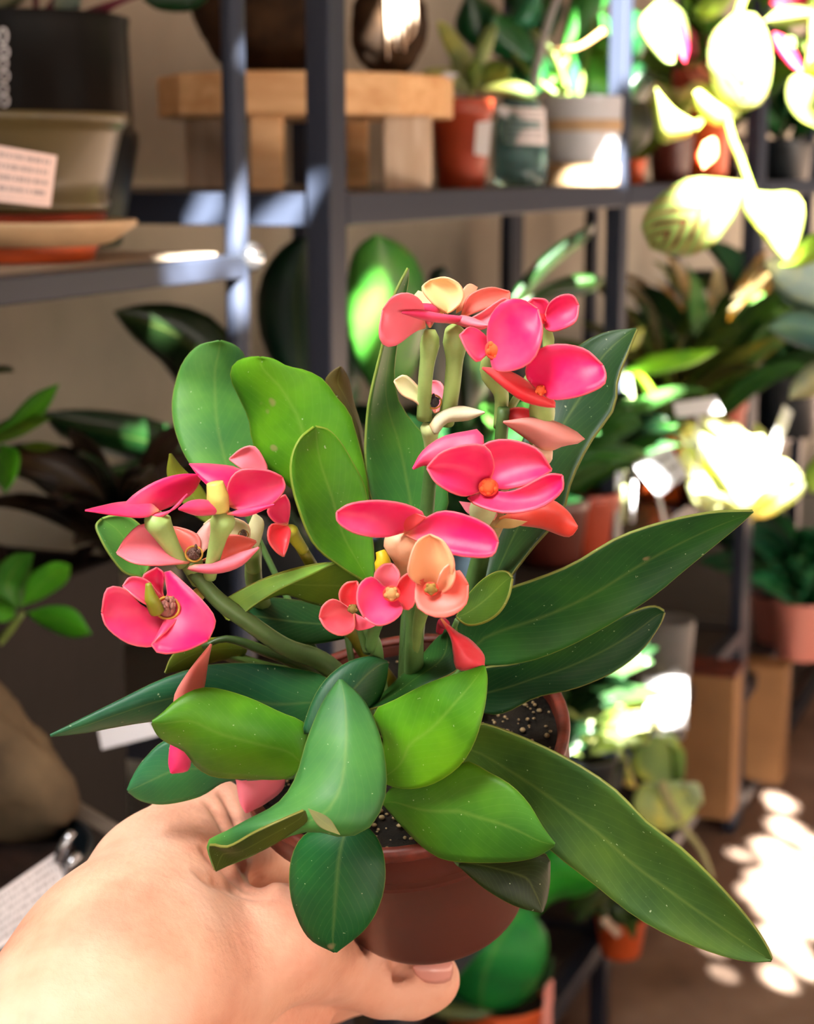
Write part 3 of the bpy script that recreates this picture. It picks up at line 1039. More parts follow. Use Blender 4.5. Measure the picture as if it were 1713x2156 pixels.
flower([(420, 1250, .485), (385, 1275, .478), (356, 1285, .472)], [14, 16, 26], lin((190, 160, 70)), [
    ([(350, 1270), (322, 1240), (300, 1215), (330, 1195), (346, 1210), (342, 1245)], [.471, .469, .467], PINK, .002, -.002),
    ([(340, 1280), (355, 1235), (348, 1196), (400, 1238), (440, 1280), (454, 1310), (438, 1348), (390, 1370), (338, 1376), (318, 1358), (350, 1330), (380, 1290)],
     [.471, .466, .462, .463], PINK, -.003, -.003),
    ([(350, 1290), (300, 1268), (258, 1235), (275, 1215), (310, 1222), (335, 1255)], [.470, .464, .460], PINK2, .003, -.003),
    ([(345, 1290), (300, 1275), (262, 1240), (225, 1240), (214, 1290), (226, 1322), (268, 1354), (320, 1362), (358, 1340), (375, 1306)], [.470, .464, .458, .456], PINK, .002, -.003)],
    (352, 1280, .464, 24, lin((150, 96, 84)), 'stamens'), 'flower facing the camera, lowest of the left cluster')
ptube('bud', [(330, 1286, .462), (318, 1258, .459), (312, 1228, .458)], [17, 15, 6], M['stem'], plant, lin((128, 134, 30)))
flower([(640, 1160, .497), (622, 1135, .494), (606, 1110, .491)], [11, 14, 18], lin((176, 172, 50)), [
    ([(605, 1105), (580, 1100), (563, 1078), (575, 1055), (600, 1042), (610, 1060), (610, 1085)], [.491, .488, .486], PINK, .002, -.002),
    ([(605, 1105), (570, 1105), (564, 1135), (580, 1160), (597, 1172), (606, 1150), (612, 1120)], [.491, .487, .486], RED, .002, -.002)])
flower([(560, 1060, .503), (548, 1020, .5), (535, 990, .498)], [8, 10, 14], ST_PALE, [
    ([(535, 1000), (510, 988), (482, 967), (508, 945), (535, 940), (556, 968), (562, 992)], [.498, .496, .496], LPINK, .0, -.002)])
flower([(535, 1200, .504), (530, 1170, .501), (525, 1145, .498)], [16, 18, 24], ST_PALE, [
    ([(520, 1160), (440, 1130), (428, 1105), (450, 1090), (490, 1090), (525, 1110)], [.498, .494, .493], PALE, .0, -.002),
    ([(530, 1160), (545, 1145), (555, 1100), (535, 1080), (520, 1120)], [.498, .496, .495], PALE, .0, .001)],
    (512, 1126, .49, 10, lin((110, 96, 84)), 'stamens'))
# top cluster
flower([(893, 880, .490), (895, 800, .483), (905, 720, .479), (905, 695, .478)], [17, 15, 16, 26], ST_PALE, [
    ([(895, 690), (890, 640), (862, 618), (828, 624), (805, 652), (798, 700), (808, 727), (832, 728), (868, 702)], [.478, .470, .464, .463], LPINK, .002, -.003),
    ([(905, 690), (880, 660), (845, 655), (890, 640), (925, 650)], [.478, .474, .472], PINK2, .0, .002),
    ([(930, 665), (900, 650), (870, 630), (880, 612), (900, 620), (935, 650)], [.478, .481, .482], CREAM, .0, .0),
    ([(940, 660), (912, 640), (888, 608), (905, 590), (938, 584), (968, 600), (975, 628), (955, 652)], [.479, .479, .478], CREAM, .0, -.004)])
flower([(938, 890, .492), (952, 810, .484), (958, 715, .478), (950, 690, .476)], [18, 17, 18, 34], ST_PALE, [
    ([(955, 680), (900, 675), (845, 658), (885, 655), (930, 662), (985, 670)], [.475, .468, .463], PINK2, .0, .002),
    ([(955, 680), (1000, 692), (1028, 685), (1000, 672), (970, 665)], [.475, .470, .468], LPINK, .0, .002),
    ([(960, 660), (965, 625), (985, 598), (1005, 605), (990, 640)], [.480, .484, .486], PEACH, .0, .0),
    ([(970, 670), (985, 625), (1030, 605), (1073, 614), (1068, 640), (1020, 650)], [.480, .483, .486], CORAL, .0, -.002),
    ([(970, 680), (1010, 660), (1060, 628), (1075, 640), (1040, 675), (1010, 694)], [.478, .474, .472], LPINK, .0, -.002)])
flower([(1050, 900, .488), (1055, 830, .483), (1030, 780, .478), (1040, 742, .474)], [12, 15, 22, 18], ST_PALE, [
    ([(1045, 738), (1022, 748), (1005, 762), (985, 742), (967, 706), (990, 688), (1018, 702)], [.474, .469, .466], PINK, .002, -.002),
    ([(1045, 742), (1026, 715), (1032, 665), (1060, 634), (1098, 630), (1132, 650), (1142, 700), (1122, 758), (1072, 782), (1035, 775)], [.473, .466, .462, .464], PINK, -.002, -.003)],
    (1045, 736, .469, 20, ORG, 'open'), 'magenta flower with an orange centre at the top')
flower([(1062, 880, .486), (1110, 800, .488), (1152, 740, .489), (1150, 680, .488)], [8, 9, 11, 14], ST_PALE, [
    ([(1145, 670), (1120, 668), (1105, 645), (1122, 628), (1150, 632), (1158, 655)], [.487, .485, .484], PINK2, .0, -.002),
    ([(1145, 675), (1155, 640), (1180, 622), (1205, 622), (1218, 642), (1210, 678), (1170, 697), (1148, 692)], [.487, .482, .480], PINK2, .0, -.003)],
    (1137, 672, .483, 12, RED, 'open'))
flower([(1130, 930, .486), (1140, 890, .480), (1140, 845, .474), (1138, 828, .472)], [18, 24, 28, 22], ST_PALE, [
    ([(1140, 828), (1092, 792), (1055, 778), (1014, 774), (1060, 815), (1105, 846), (1168, 858), (1160, 838)], [.472, .468, .464], RED, .0, .002),
    ([(1135, 826), (1106, 790), (1120, 745), (1168, 725), (1228, 734), (1268, 768), (1275, 790), (1268, 812), (1220, 834), (1165, 842)], [.471, .465, .460, .458], PINK, -.002, -.004)],
    (1138, 822, .466, 11, ORG, 'open'), 'large open pink flower at the upper right')
flower([(905, 960, .500), (905, 930, .495), (905, 890, .490)], [10, 14, 24], lin((190, 206, 140)), [
    ([(905, 890), (880, 850), (845, 830), (829, 802), (852, 790), (880, 815), (898, 850)], [.490, .487, .484], PALE, .0, -.002),
    ([(905, 895), (925, 870), (970, 856), (1021, 868), (985, 884), (940, 890), (918, 915)], [.488, .483, .480], lin((232, 230, 196)), .0, .002),
    ([(915, 870), (892, 830), (895, 803), (925, 804), (938, 830), (930, 860)], [.494, .497, .499], LPINK, .0, -.002),
    ([(920, 880), (960, 858), (1015, 866), (960, 870)], [.489, .486, .484], PINK2, .0, .0)],
    (913, 846, .487, 15, lin((70, 66, 68)), 'stamens'))
flower([(1040, 1050, .498), (1090, 1000, .492), (1132, 970, .485), (1142, 935, .481)], [9, 10, 17, 34], lin((214, 170, 140)), [
    ([(1130, 920), (1072, 892), (1050, 868), (1095, 858), (1130, 872), (1150, 900)], [.482, .484, .487], RED, .0, -.002),
    ([(1140, 945), (1100, 918), (1058, 888), (1130, 880), (1185, 895), (1231, 926), (1185, 938), (1160, 948)], [.479, .474, .470], lin((240, 160, 150)), .0, .004)])
flower([(1000, 1150, .486), (1010, 1100, .478), (1020, 1060, .470), (1025, 1035, .466)], [14, 18, 30, 26], lin((184, 190, 140)), [
    ([(1020, 1020), (955, 1005), (900, 980), (868, 988), (890, 950), (932, 920), (985, 908), (1012, 906), (1018, 935)], [.468, .472, .473], PINK2, .0, .002),
    ([(1020, 1030), (975, 1045), (922, 1020), (898, 985), (930, 952), (985, 936), (1025, 942), (1040, 985)], [.466, .458, .453], PINK2, .0, -.005),
    ([(1030, 1025), (1000, 975), (1008, 942), (1060, 925), (1128, 944), (1162, 990), (1110, 1020), (1060, 1030)], [.467, .466, .464], PINK2, .0, -.005),
    ([(1025, 1035), (1085, 1032), (1150, 1000), (1184, 1000), (1182, 1035), (1135, 1070), (1062, 1080), (1000, 1062), (985, 1045)], [.465, .457, .452], PINK, .0, -.003)],
    (1028, 1026, .461, 17, ORG, 'open'), 'widest pink flower in the middle')
flower([(1030, 1150, .492), (1040, 1110, .488), (1050, 1085, .484)], [12, 18, 22], lin((180, 150, 100)), [
    ([(1050, 1092), (1100, 1068), (1150, 1050), (1192, 1074), (1216, 1110), (1195, 1130), (1140, 1112), (1085, 1104)], [.482, .476, .472], lin((236, 70, 52)), .0, .003),
    ([(1040, 1095), (990, 1085), (965, 1055), (1010, 1062), (1045, 1078)], [.482, .480, .480], lin((226, 130, 150)), .0, .0),
    ([(1040, 1110), (1080, 1112), (1110, 1098), (1060, 1092)], [.482, .478, .476], lin((206, 180, 110)), .0, .0)])
# centre cluster
flower([(870, 1250, .475), (862, 1200, .468), (850, 1150, .461), (848, 1118, .458)], [14, 20, 32, 52], lin((232, 178, 140)), [
    ([(850, 1120), (800, 1132), (745, 1122), (712, 1100), (708, 1078), (740, 1060), (800, 1054), (860, 1064), (896, 1086), (880, 1108)], [.457, .450, .446], PINK, .0, -.003),
    ([(850, 1120), (835, 1095), (862, 1078), (897, 1088), (872, 1112)], [.455, .452, .450], RED, .0, .0),
    ([(850, 1125), (885, 1098), (930, 1076), (985, 1086), (1032, 1110), (1049, 1140), (1034, 1171), (980, 1172), (925, 1160), (890, 1145)], [.456, .450, .446], PINK, .0, -.003)],
    None, 'pink flower seen from the side above the orange ones')
flower([(872, 1390, .487), (880, 1320, .472), (892, 1275, .460), (905, 1250, .455)], [8, 11, 15, 18], lin((112, 136, 70)), [
    ([(905, 1245), (862, 1215), (862, 1180), (878, 1140), (905, 1125), (935, 1142), (956, 1185), (945, 1232)], [.452, .446, .443], lin((248, 190, 136)), .0, -.005),
    ([(910, 1250), (945, 1245), (962, 1200), (985, 1230), (980, 1272), (945, 1298), (905, 1296), (875, 1272), (878, 1225), (900, 1218)], [.451, .446, .443], CORAL, .0, -.003),
    ([(915, 1248), (928, 1205), (948, 1185), (958, 1205), (950, 1235), (925, 1252)], [.449, .444, .443], PEACH, .0, -.002)],
    (907, 1240, .445, 13, lin((150, 116, 50)), 'open'), 'cream and coral flower in the centre')
flower([(780, 1365, .482), (790, 1320, .472), (822, 1255, .460)], [12, 14, 16], ST_GRN, [
    ([(822, 1250), (795, 1235), (788, 1210), (805, 1190), (826, 1187), (840, 1206), (840, 1236)], [.459, .456, .455], LPINK, .0, -.002),
    ([(822, 1252), (785, 1215), (756, 1232), (752, 1270), (766, 1300), (795, 1317), (830, 1306), (848, 1280)], [.458, .453, .450], PINK2, .0, -.003),
    ([(828, 1252), (842, 1220), (860, 1206), (876, 1228), (872, 1270), (855, 1285), (842, 1272)], [.458, .455, .454], RED, .0, -.002)],
    (824, 1250, .452, 15, lin((206, 150, 90)), 'open'))
flower([(775, 1370, .485), (760, 1320, .478), (745, 1285, .472)], [12, 12, 14], ST_GRN, [
    ([(745, 1285), (720, 1272), (714, 1248), (728, 1228), (752, 1224), (758, 1250)], [.471, .469, .468], RED, .0, -.002),
    ([(745, 1288), (705, 1262), (680, 1275), (672, 1300), (688, 1325), (718, 1338), (745, 1325)], [.471, .466, .464], lin((232, 50, 76)), .0, -.003),
    ([(745, 1290), (748, 1325), (775, 1324), (795, 1315), (765, 1300)], [.471, .469, .468], lin((226, 48, 84)), .0, .0)],
    (742, 1282, .465, 10, lin((120, 96, 40)), 'open'))
flower([(925, 1330, .49), (930, 1310, .486), (940, 1318, .482)], [8, 9, 12], lin((170, 30, 60)), [
    ([(928, 1302), (950, 1345), (955, 1378), (965, 1410), (1018, 1402), (1017, 1378), (990, 1348), (960, 1330)], [.482, .474, .468], RED, .002, .004)])
ptube('bud', [(802, 1212, .474), (806, 1180, .472), (800, 1160, .472)], [12, 18, 10], M['stem'], plant, lin((216, 176, 30)))
# low flowers showing between the left leaves
flower([(470, 1560, .503), (440, 1520, .498), (405, 1490, .492)], [8, 8, 8], lin((190, 120, 100)), [
    ([(410, 1500), (372, 1490), (368, 1462), (400, 1410), (445, 1355), (436, 1400), (428, 1450)], [.490, .486, .482], lin((242, 132, 122)), .003, .003),
    ([(405, 1500), (365, 1550), (355, 1600), (360, 1628), (395, 1622), (402, 1600), (420, 1560)], [.492, .494, .495], PINK2, .002, .002)])
flower([(600, 1600, .51), (580, 1620, .508), (560, 1635, .505)], [8, 8, 8], lin((190, 120, 100)), [
    ([(600, 1620), (500, 1620), (498, 1650), (505, 1690), (518, 1712), (560, 1690), (595, 1660)], [.508, .506, .505], LPINK, .003, .002),
    ([(640, 1700), (597, 1740), (597, 1765), (610, 1805), (640, 1800)], [.515, .515, .516], PINK2, .003, .002)])

# ------------------------------------------------------------------ the hand
def surface_nets(f, org, h):
    ins = f < 0
    nx, ny, nz = f.shape
    c = [(0, 0, 0), (1, 0, 0), (0, 1, 0), (1, 1, 0), (0, 0, 1), (1, 0, 1), (0, 1, 1), (1, 1, 1)]
    edges = [(0, 1), (2, 3), (4, 5), (6, 7), (0, 2), (1, 3), (4, 6), (5, 7), (0, 4), (1, 5), (2, 6), (3, 7)]

    def cs(a, q):
        return a[q[0]:nx - 1 + q[0], q[1]:ny - 1 + q[1], q[2]:nz - 1 + q[2]]
    acc = np.zeros((nx - 1, ny - 1, nz - 1, 3))
    cnt = np.zeros((nx - 1, ny - 1, nz - 1))
    for a, b in edges:
        fa, fb = cs(f, c[a]), cs(f, c[b])
        cr = (fa < 0) != (fb < 0)
        t = np.where(cr, fa / np.where(np.abs(fa - fb) < 1e-12, 1, fa - fb), 0)
        pa, pb = np.array(c[a], float), np.array(c[b], float)
        acc += np.where(cr[..., None], pa + t[..., None] * (pb - pa), 0)
        cnt += cr
    has = cnt > 0
    idx = -np.ones(has.shape, int)
    ii = np.argwhere(has)
    idx[has] = np.arange(len(ii))
    verts = org + h * (ii + acc[has] / cnt[has][:, None])
    F = []
    for ax in range(3):
        o1, o2 = (ax + 1) % 3, (ax + 2) % 3
        sl0 = [slice(None)] * 3
        sl1 = [slice(None)] * 3
        sl0[ax] = slice(0, -1)
        sl1[ax] = slice(1, None)
        cr = ins[tuple(sl0)] != ins[tuple(sl1)]
        for e in np.argwhere(cr):
            if e[o1] < 1 or e[o2] < 1 or e[o1] >= f.shape[o1] - 1 or e[o2] >= f.shape[o2] - 1:
                continue
            q = []
            for d1, d2 in ((-1, -1), (0, -1), (0, 0), (-1, 0)):
                k = e.copy()
                k[o1] += d1
                k[o2] += d2
                q.append(idx[tuple(k)])
            if min(q) < 0:
                continue
            F.append(tuple(q) if ins[tuple(e)] else tuple(q[::-1]))
    return verts, F


def build_hand():
    def cap(X, a, b, ra, rb):
        a, b = np.array(a, np.float32), np.array(b, np.float32)
        ab = b - a
        t = np.clip(((X - a) @ ab) / max(ab @ ab, 1e-12), 0, 1)
        return np.linalg.norm(X - a - t[..., None] * ab, axis=-1) - (np.float32(ra) + np.float32(rb - ra) * t)

    def smin(a, b, k):
        h = np.clip(0.5 + 0.5 * (b - a) / k, 0, 1)
        return b + (a - b) * h - k * h * (1 - h)

    def W(px, py, D):
        return tuple(P(px, py, D))
    # (chain of (px,py,D,radius in m))
    body = [
        [(20, 2420, .462, .0335), (150, 2240, .475, .0318), (262, 2065, .495, .0298)],          # forearm and wrist
        [(262, 2065, .495, .0290), (352, 1875, .532, .0238), (430, 1748, .560, .0172)],         # back of the hand to index knuckle
        [(300, 2080, .530, .0300), (345, 1930, .560, .0220), (395, 1830, .575, .0150)],         # palm depth
        [(330, 2120, .545, .0270), (400, 2010, .585, .0190)],
        [(360, 2130, .525, .0230), (500, 2110, .540, .0180), (640, 2118, .562, .0100)],
    ]
    thumb = [[(290, 2110, .500, .0270), (440, 2060, .512, .0215), (580, 1992, .523, .0166), (645, 2002, .542, .0150), (745, 2042, .566, .0118), (805, 2062, .574, .0118),
              (868, 2066, .580, .0118), (905, 2062, .581, .0100)]]
    fing = [
        [(425, 1745, .560, .0130), (500, 1782, .582, .0118), (585, 1822, .610, .0096), (700, 1850, .640, .0086), (820, 1850, .655, .0080), (905, 1835, .650, .0072)],
        [(390, 1830, .575, .0125), (500, 1890, .625, .0110), (600, 1930, .650, .0100), (760, 1950, .672, .0092), (880, 1930, .672, .0082)],
        [(370, 1920, .590, .0125), (480, 1990, .640, .0108), (600, 2030, .668, .0098), (740, 2040, .684, .0090), (840, 2020, .680, .0080)],
        [(370, 2000, .600, .0115), (470, 2080, .650, .0095), (570, 2110, .676, .0086), (690, 2110, .690, .0080), (770, 2095, .686, .0070)],
    ]
    allp = [W(*q[:3]) for ch in body + thumb + fing for q in ch]
    A = np.array(allp)
    lo, hi = A.min(0) - 0.045, A.max(0) + 0.045
    h = 0.0014
    n = np.ceil((hi - lo) / h).astype(int)
    gx, gy, gz = [lo[i] + h * np.arange(n[i]) for i in range(3)]
    X = np.stack(np.meshgrid(gx, gy, gz, indexing='ij'), -1).astype(np.float32)
    d = None

    def chain(ch, k):
        r = None
        for a, b in zip(ch, ch[1:]):
            v = cap(X, W(*a[:3]), W(*b[:3]), a[3], b[3])
            r = v if r is None else smin(r, v, k)
        return r
    for ch in body:
        v = chain(ch, 0.006)
        d = v if d is None else smin(d, v, 0.016)
    for ch in fing:
        d = smin(d, chain(ch, 0.004), 0.007)
    # the thumb: merged at the wrist, separate by a crease at the web
    th = smin(chain(thumb[0], 0.004), cap(X, W(575, 1984, .521), W(615, 1988, .528), .0156, .0150), .006)
    dw = np.linalg.norm(X - np.array(W(270, 2110, .50)), axis=-1)
    kk = 0.020 - 0.0165 * np.clip((dw - 0.024) / 0.022, 0, 1)
    d = smin(d, th, kk)
    # the pot presses into the skin
    ax = np.array(AX)
    o = np.array(_b)
    hh = (X - o) @ ax
    rad = np.linalg.norm(X - o - hh[..., None] * ax, axis=-1)
    t = np.clip(hh / POT_H, 0, 1)
    cone = np.maximum(rad - (0.0308 + (0.0512 - 0.0308) * t), np.maximum(-hh, hh - POT_H - 0.002) - 0.0006)
    d = np.maximum(d, -cone)
    # creases: the web between thumb and finger, the thumb joint, fine folds on the back of the hand
    def surf(px, py):
        for D in np.linspace(.44, .70, 650):
            k = np.round((np.array(W(px, py, D)) - lo) / h).astype(int)
            if np.all(k >= 0) and np.all(k < n) and d[tuple(k)] < 0:
                return W(px, py, D)
        return None
    folds = [([(436, 1796), (470, 1822), (508, 1853), (548, 1874)], .0019), ([(425, 1850), (470, 1866), (515, 1878), (562, 1886)], .0014), ([(500, 1810), (530, 1846), (560, 1868)], .0013),
             ([(836, 2012), (843, 2032), (840, 2056)], .0010), ([(851, 2012), (858, 2030), (856, 2052)], .0010), ([(821, 2016), (829, 2040), (828, 2062)], .0008),
             ([(700, 2040), (712, 2070), (708, 2110)], .0008), ([(470, 1672), (490, 1706), (502, 1745)], .0012), ([(440, 1690), (462, 1722), (476, 1760)], .0009)]
    for pts, r in folds:
        q = [surf(*p) for p in crom(pts, 9)]
        q = [p for p in q if p]
        for a, b in zip(q, q[1:]):
            d = -smin(-d, cap(X, a, b, r, r), 0.0022)
    v, F = surface_nets(d, lo, h)
    o = link_mesh('person', v, F, M['skin'], None, True)
    bm = bmesh.new()
    bm.from_mesh(o.data)
    # keep the largest connected piece, smooth it lightly
    seen, best = set(), []
    for vv in bm.verts:
        if vv in seen:
            continue
        st, comp = [vv], []
        seen.add(vv)
        while st:
            q = st.pop()
            comp.append(q)
            for e in q.link_edges:
                w_ = e.other_vert(q)
                if w_ not in seen:
                    seen.add(w_)
                    st.append(w_)
        if len(comp) > len(best):
            best = comp
    keep = set(best)
    bmesh.ops.delete(bm, geom=[q for q in bm.verts if q not in keep], context='VERTS')
    bmesh.ops.recalc_face_normals(bm, faces=bm.faces)
    for _ in range(3):
        bmesh.ops.smooth_vert(bm, verts=bm.verts, factor=0.5, use_axis_x=True, use_axis_y=True, use_axis_z=True)
    bm.to_mesh(o.data)
    bm.free()
    o.data.polygons.foreach_set('use_smooth', [True] * len(o.data.polygons))
    tag(o, 'bare left hand and forearm reaching in and gripping the brown pot, thumb in front', 'person')
    nl = patch('thumb_nail', [(870, 2035), (888, 2014), (930, 2008), (951, 2030), (947, 2062), (915, 2070), (882, 2060)], [.566, .5655, .570], None, o, M['nail'], 3, .0, .003, 12, 6, .0008)
    return o


hand = build_hand()

# ------------------------------------------------------------------ background builders
def card(name, c, D, mat, parent=None, bulge=0.0, th=0.0006, n=10, loc=None):
    """a printed card: corners TL, TR, BR, BL as seen, distances per corner or one number"""
    if not hasattr(D, '__len__'):
        D = [D] * 4
    V, UV = [], []
    for i in range(n + 1):
        for j in range(n + 1):
            u, v = j / n, i / n
            wts = ((1 - u) * (1 - v), u * (1 - v), u * v, (1 - u) * v)
            q = [sum(wts[k] * (c[k][e] if e < 2 else D[k]) for k in range(4)) for e in range(3)]
            V.append(P(q[0], q[1], q[2] + bulge * (2 * u - 1) ** 2))
            UV.append((u, 1 - v))
    V = np.array([tuple(q) for q in V])
    verts, F = thicken(V, n + 1, n + 1, th)
    return link_mesh(name, verts, F, mat, parent, False, UV + UV, None, loc)


def bpatch(outline, D, col, parent, mat='bleaf', tilt=0.0, cup=0.01, tip=None, name='leaf', wave=0.0, th=0.0008):
    if not hasattr(D, '__len__'):
        D = [D, D]
    return patch(name, outline, D, col, parent, M[mat], tip, tilt, cup, 16, 7, th, wave)


def bleaf(parent, base, tip, wd, col, mat='bleaf', bend=0.25, roll=0.0, name='leaf'):
    """a leaf arching from base to tip in space"""
    base, tip = Vector(base), Vector(tip)
    d = tip - base
    mid = (base + tip) / 2 + Vector((0, 0, d.length * bend))
    V, UV = [], []
    n, m = 10, 4
    hint = (CAM - mid).normalized() + Vector((0, 0, 0.8))
    for i in range(n + 1):
        s = 0.01 + 0.98 * i / n
        p = base * (1 - s) ** 2 + mid * 2 * s * (1 - s) + tip * s * s
        tg = ((mid - base) * (1 - s) + (tip - mid) * s).normalized()
        sd = tg.cross(hint).normalized()
        if roll:
            sd = Matrix.Rotation(roll, 3, tg) @ sd
        nn = sd.cross(tg)
        ww = wd / 2 * (math.sin(math.pi * min(1, s * 0.97 + .02)) ** 0.8) * (1.15 - 0.35 * s)
        for j in range(m + 1):
            v = -1 + 2 * j / m
            V.append(p + sd * (v * ww) + nn * (abs(v) * ww * 0.22))
            UV.append((0.5 + v / 2, s))
    V = np.array([tuple(q) for q in V])
    verts, F = thicken(V, n + 1, m + 1, 0.0007)
    return link_mesh(name, verts, F, M[mat], parent, True, UV + UV, col)


def pot_at(parent, base, r0, r1, h, mat, soil=True, lip=0.004):
    prof = [(r0 * .96, 0), (r0, 0.002), (r1 * .96, h * .82), (r1, h * .83), (r1 + lip * .3, h), (r1 - .002, h), (r1 * .93, h * .80)]
    lathe('pot', prof, base, M[mat], parent, (0, 0, 1), 36)
    if soil:
        x = [(r1 * .9, h * .84), (r1 * .6, h * .88), (0.002, h * .9)]
        lathe('soil', [(r1 * .92, h * .78)] + x, base, M['soil'], parent, (0, 0, 1), 24)


def vcol(c, v=0.15):
    k = 1 + random.uniform(-v, v)
    return tuple(min(1, q * k) for q in lin(c)[:3]) + (1,)


def bush(name, label, px, py, D, n, ln, wd, cols, pot=None, mat='bleaf', spread=0.8, up=0.7, group=None, cat='plant', bend=.3, z=None):
    """a leafy plant rooted at the point seen at px, py (or at height z)"""
    b = P(px, py, D)
    if z is not None:
        b.z = z
    t = thing(name, label, cat, b, group)
    top = Vector(b)
    if pot:
        r0, r1, h, pm = pot
        pot_at(t, b, r0, r1, h, pm)
        top = b + ZUP * h * .9
    for i in range(n):
        an = i * 2.39996 + random.uniform(-.3, .3)
        el = up * (0.35 + 0.65 * random.random())
        dr = Vector((math.cos(an) * spread, math.sin(an) * spread, el)).normalized()
        L = ln * random.uniform(.55, 1.05)
        st = top + Vector((dr.x, dr.y, 0)) * ln * .06 + ZUP * random.uniform(0, ln * .35)
        bleaf(t, st, st + dr * L, wd * random.uniform(.7, 1.1), vcol(random.choice(cols)), mat, bend * random.uniform(.4, 1.2), random.uniform(-.5, .5))
    tube('stem', [top - ZUP * .004, top + ZUP * ln * .2, top + ZUP * ln * .4], [.004, .003, .002], M['stem'], t, 8, None, lin((70, 96, 44)))
    return t


# ------------------------------------------------------------------ upper shelf: the wooden stand and what is on it
SD = 1.80
sc = P(642, 250, SD)
stand = thing('plant_stand', 'low pale pine plant stand with four square legs under the two brown balls', 'plant stand', Vector((sc.x, sc.y, ZS)))
zb, zt = sc.z, P(642, 166, SD).z
V_, F_ = [], []
N_ = 12
for zz, k in ((zb, 1.0), (zt, 1.0)):
    for i in range(N_):
        an = 2 * math.pi * (i + .35) / N_
        rr = 0.152 * (1 + .02 * math.sin(3 * an + 1))
        V_.append(Vector((sc.x + rr * math.cos(an), sc.y + rr * math.sin(an), zz)))
F_ = [tuple(range(N_ - 1, -1, -1)), tuple(range(N_, 2 * N_))] + [(i, (i + 1) % N_, N_ + (i + 1) % N_, N_ + i) for i in range(N_)]
seat = link_mesh('seat', V_, F_, M['wood'], stand, False)
mm = seat.modifiers.new('edges', 'BEVEL')
mm.width, mm.segments = 0.003, 3
for px, D, hw, mt in ((563, 1.70, .0155, 'wood'), (858, 1.745, .0235, 'woodw'), (437, 1.86, .021, 'woodw'), (752, 1.905, .012, 'wood')):
    q = P(px, 330, D)
    box('leg', (q.x, q.y, (ZS + zb) / 2), (hw, hw, (zb - ZS) / 2), M[mt], stand, (RGT, Vector((0, 1, 0)), ZUP), .002)


def rough_ball(name, label, c, r, sq, mat, cat, group=None, loc=None):
    V, F = ball_geo((0, 0, 0), 1, 40, 26)
    ph = [random.uniform(0, 6) for _ in range(6)]
    V2 = []
    for q in V:
        k = 1 + .05 * math.sin(5 * q.x + ph[0]) * math.sin(4 * q.z + ph[1]) + .03 * math.sin(11 * q.y + ph[2]) * math.sin(9 * q.z + ph[3]) + random.uniform(-.012, .012)
        V2.append(Vector(c) + Vector((q.x * sq[0], q.y * sq[1], q.z * sq[2])) * r * k)
    t = thing(name, label, cat, Vector(c) - ZUP * r * sq[2], group)
    link_mesh('root_ball', V2, F, mat, t)
    return t


c1 = P(560, 60, SD)
k1 = rough_ball('moss_ball_plant', 'wide brown coir moss ball on the left of the wooden stand', (c1.x, c1.y, zt + .068), .074, (1, 1, .93), M['moss'], 'moss ball', 'brown moss balls on the wooden stand')
c2 = P(818, 60, SD - .02)
k2 = rough_ball('moss_ball_plant', 'narrow tall brown moss ball on the right end of the wooden stand', (c2.x, c2.y, zt + .050), .040, (.98, .98, 1.28), M['moss'], 'moss ball', 'brown moss balls on the wooden stand')
for (k, cc, hh, n) in ((k1, c1, .135, 9), (k2, c2, .10, 8)):
    for i in range(n):
        an = i * 2.4
        st = Vector((cc.x, cc.y, zt + hh))
        bleaf(k, st, st + Vector((math.cos(an) * .09, math.sin(an) * .09, .05 + .04 * random.random())), .03, vcol((50, 96, 40)), 'bleaf', .4)
for i in range(7):
    q = P(812 + i * 10, -10, SD - .062)
    tube('root', [q, P(815 + i * 9 + random.uniform(-8, 8), 60, SD - .064), P(822 + i * 7 + random.uniform(-9, 9), 95 + random.uniform(-25, 40), SD - .058)], [.0022, .0018, .0008], M['woodw'], k2, 6)

# red plastic pot with the pale succulent
b = P(970, 400, 1.93)
suc = thing('potted_succulent', 'pale grey-green succulent in a terracotta coloured pot beside the wooden stand', 'potted plant', Vector((b.x, b.y, ZS)))
hz = P(970, 210, 1.93).z - ZS
pot_at(suc, (b.x, b.y, ZS), .026, .034, hz, 'terra')
SG = [(150, 168, 112), (128, 150, 96), (176, 190, 140), (92, 120, 58)]
for i, o in enumerate([
        [(990, 205), (962, 150), (928, 80), (922, 45), (950, 60), (985, 110), (1005, 165)], [(992, 180), (1000, 110), (1028, 55), (1046, 58), (1030, 115), (1010, 165)],
        [(985, 185), (930, 180), (886, 158), (905, 146), (955, 145), (1000, 165)], [(990, 175), (1030, 130), (1072, 140), (1066, 162), (1025, 175)],
        [(985, 180), (950, 140), (960, 105), (985, 118), (1002, 160)], [(1000, 190), (1050, 168), (1105, 178), (1126, 196), (1118, 212), (1060, 200)],
        [(975, 195), (940, 178), (915, 160), (950, 162), (990, 178)], [(995, 190), (980, 150), (1000, 125), (1020, 150), (1010, 180)]]):
    bpatch(o, [1.93, 1.90 if i % 2 else 1.94], lin(SG[i % 4]), suc, 'bleaf', .004, .006, th=.003)
tg = card('care_tag', [(1003, 258), (1036, 255), (1028, 330), (998, 325)], 1.885, M['plainwhite'], None, 0, .001, loc=P(1010, 325, 1.885))
tag(tg, 'narrow white tag hanging in front of the terracotta pot by the stand', 'tag')
tg2 = card('care_tag', [(912, 168), (940, 150), (966, 156), (935, 180)], 1.88, M['plainwhite'], None, 0, .001, loc=P(935, 180, 1.88))
tag(tg2, 'small white tag lying at the right edge of the wooden stand', 'tag')

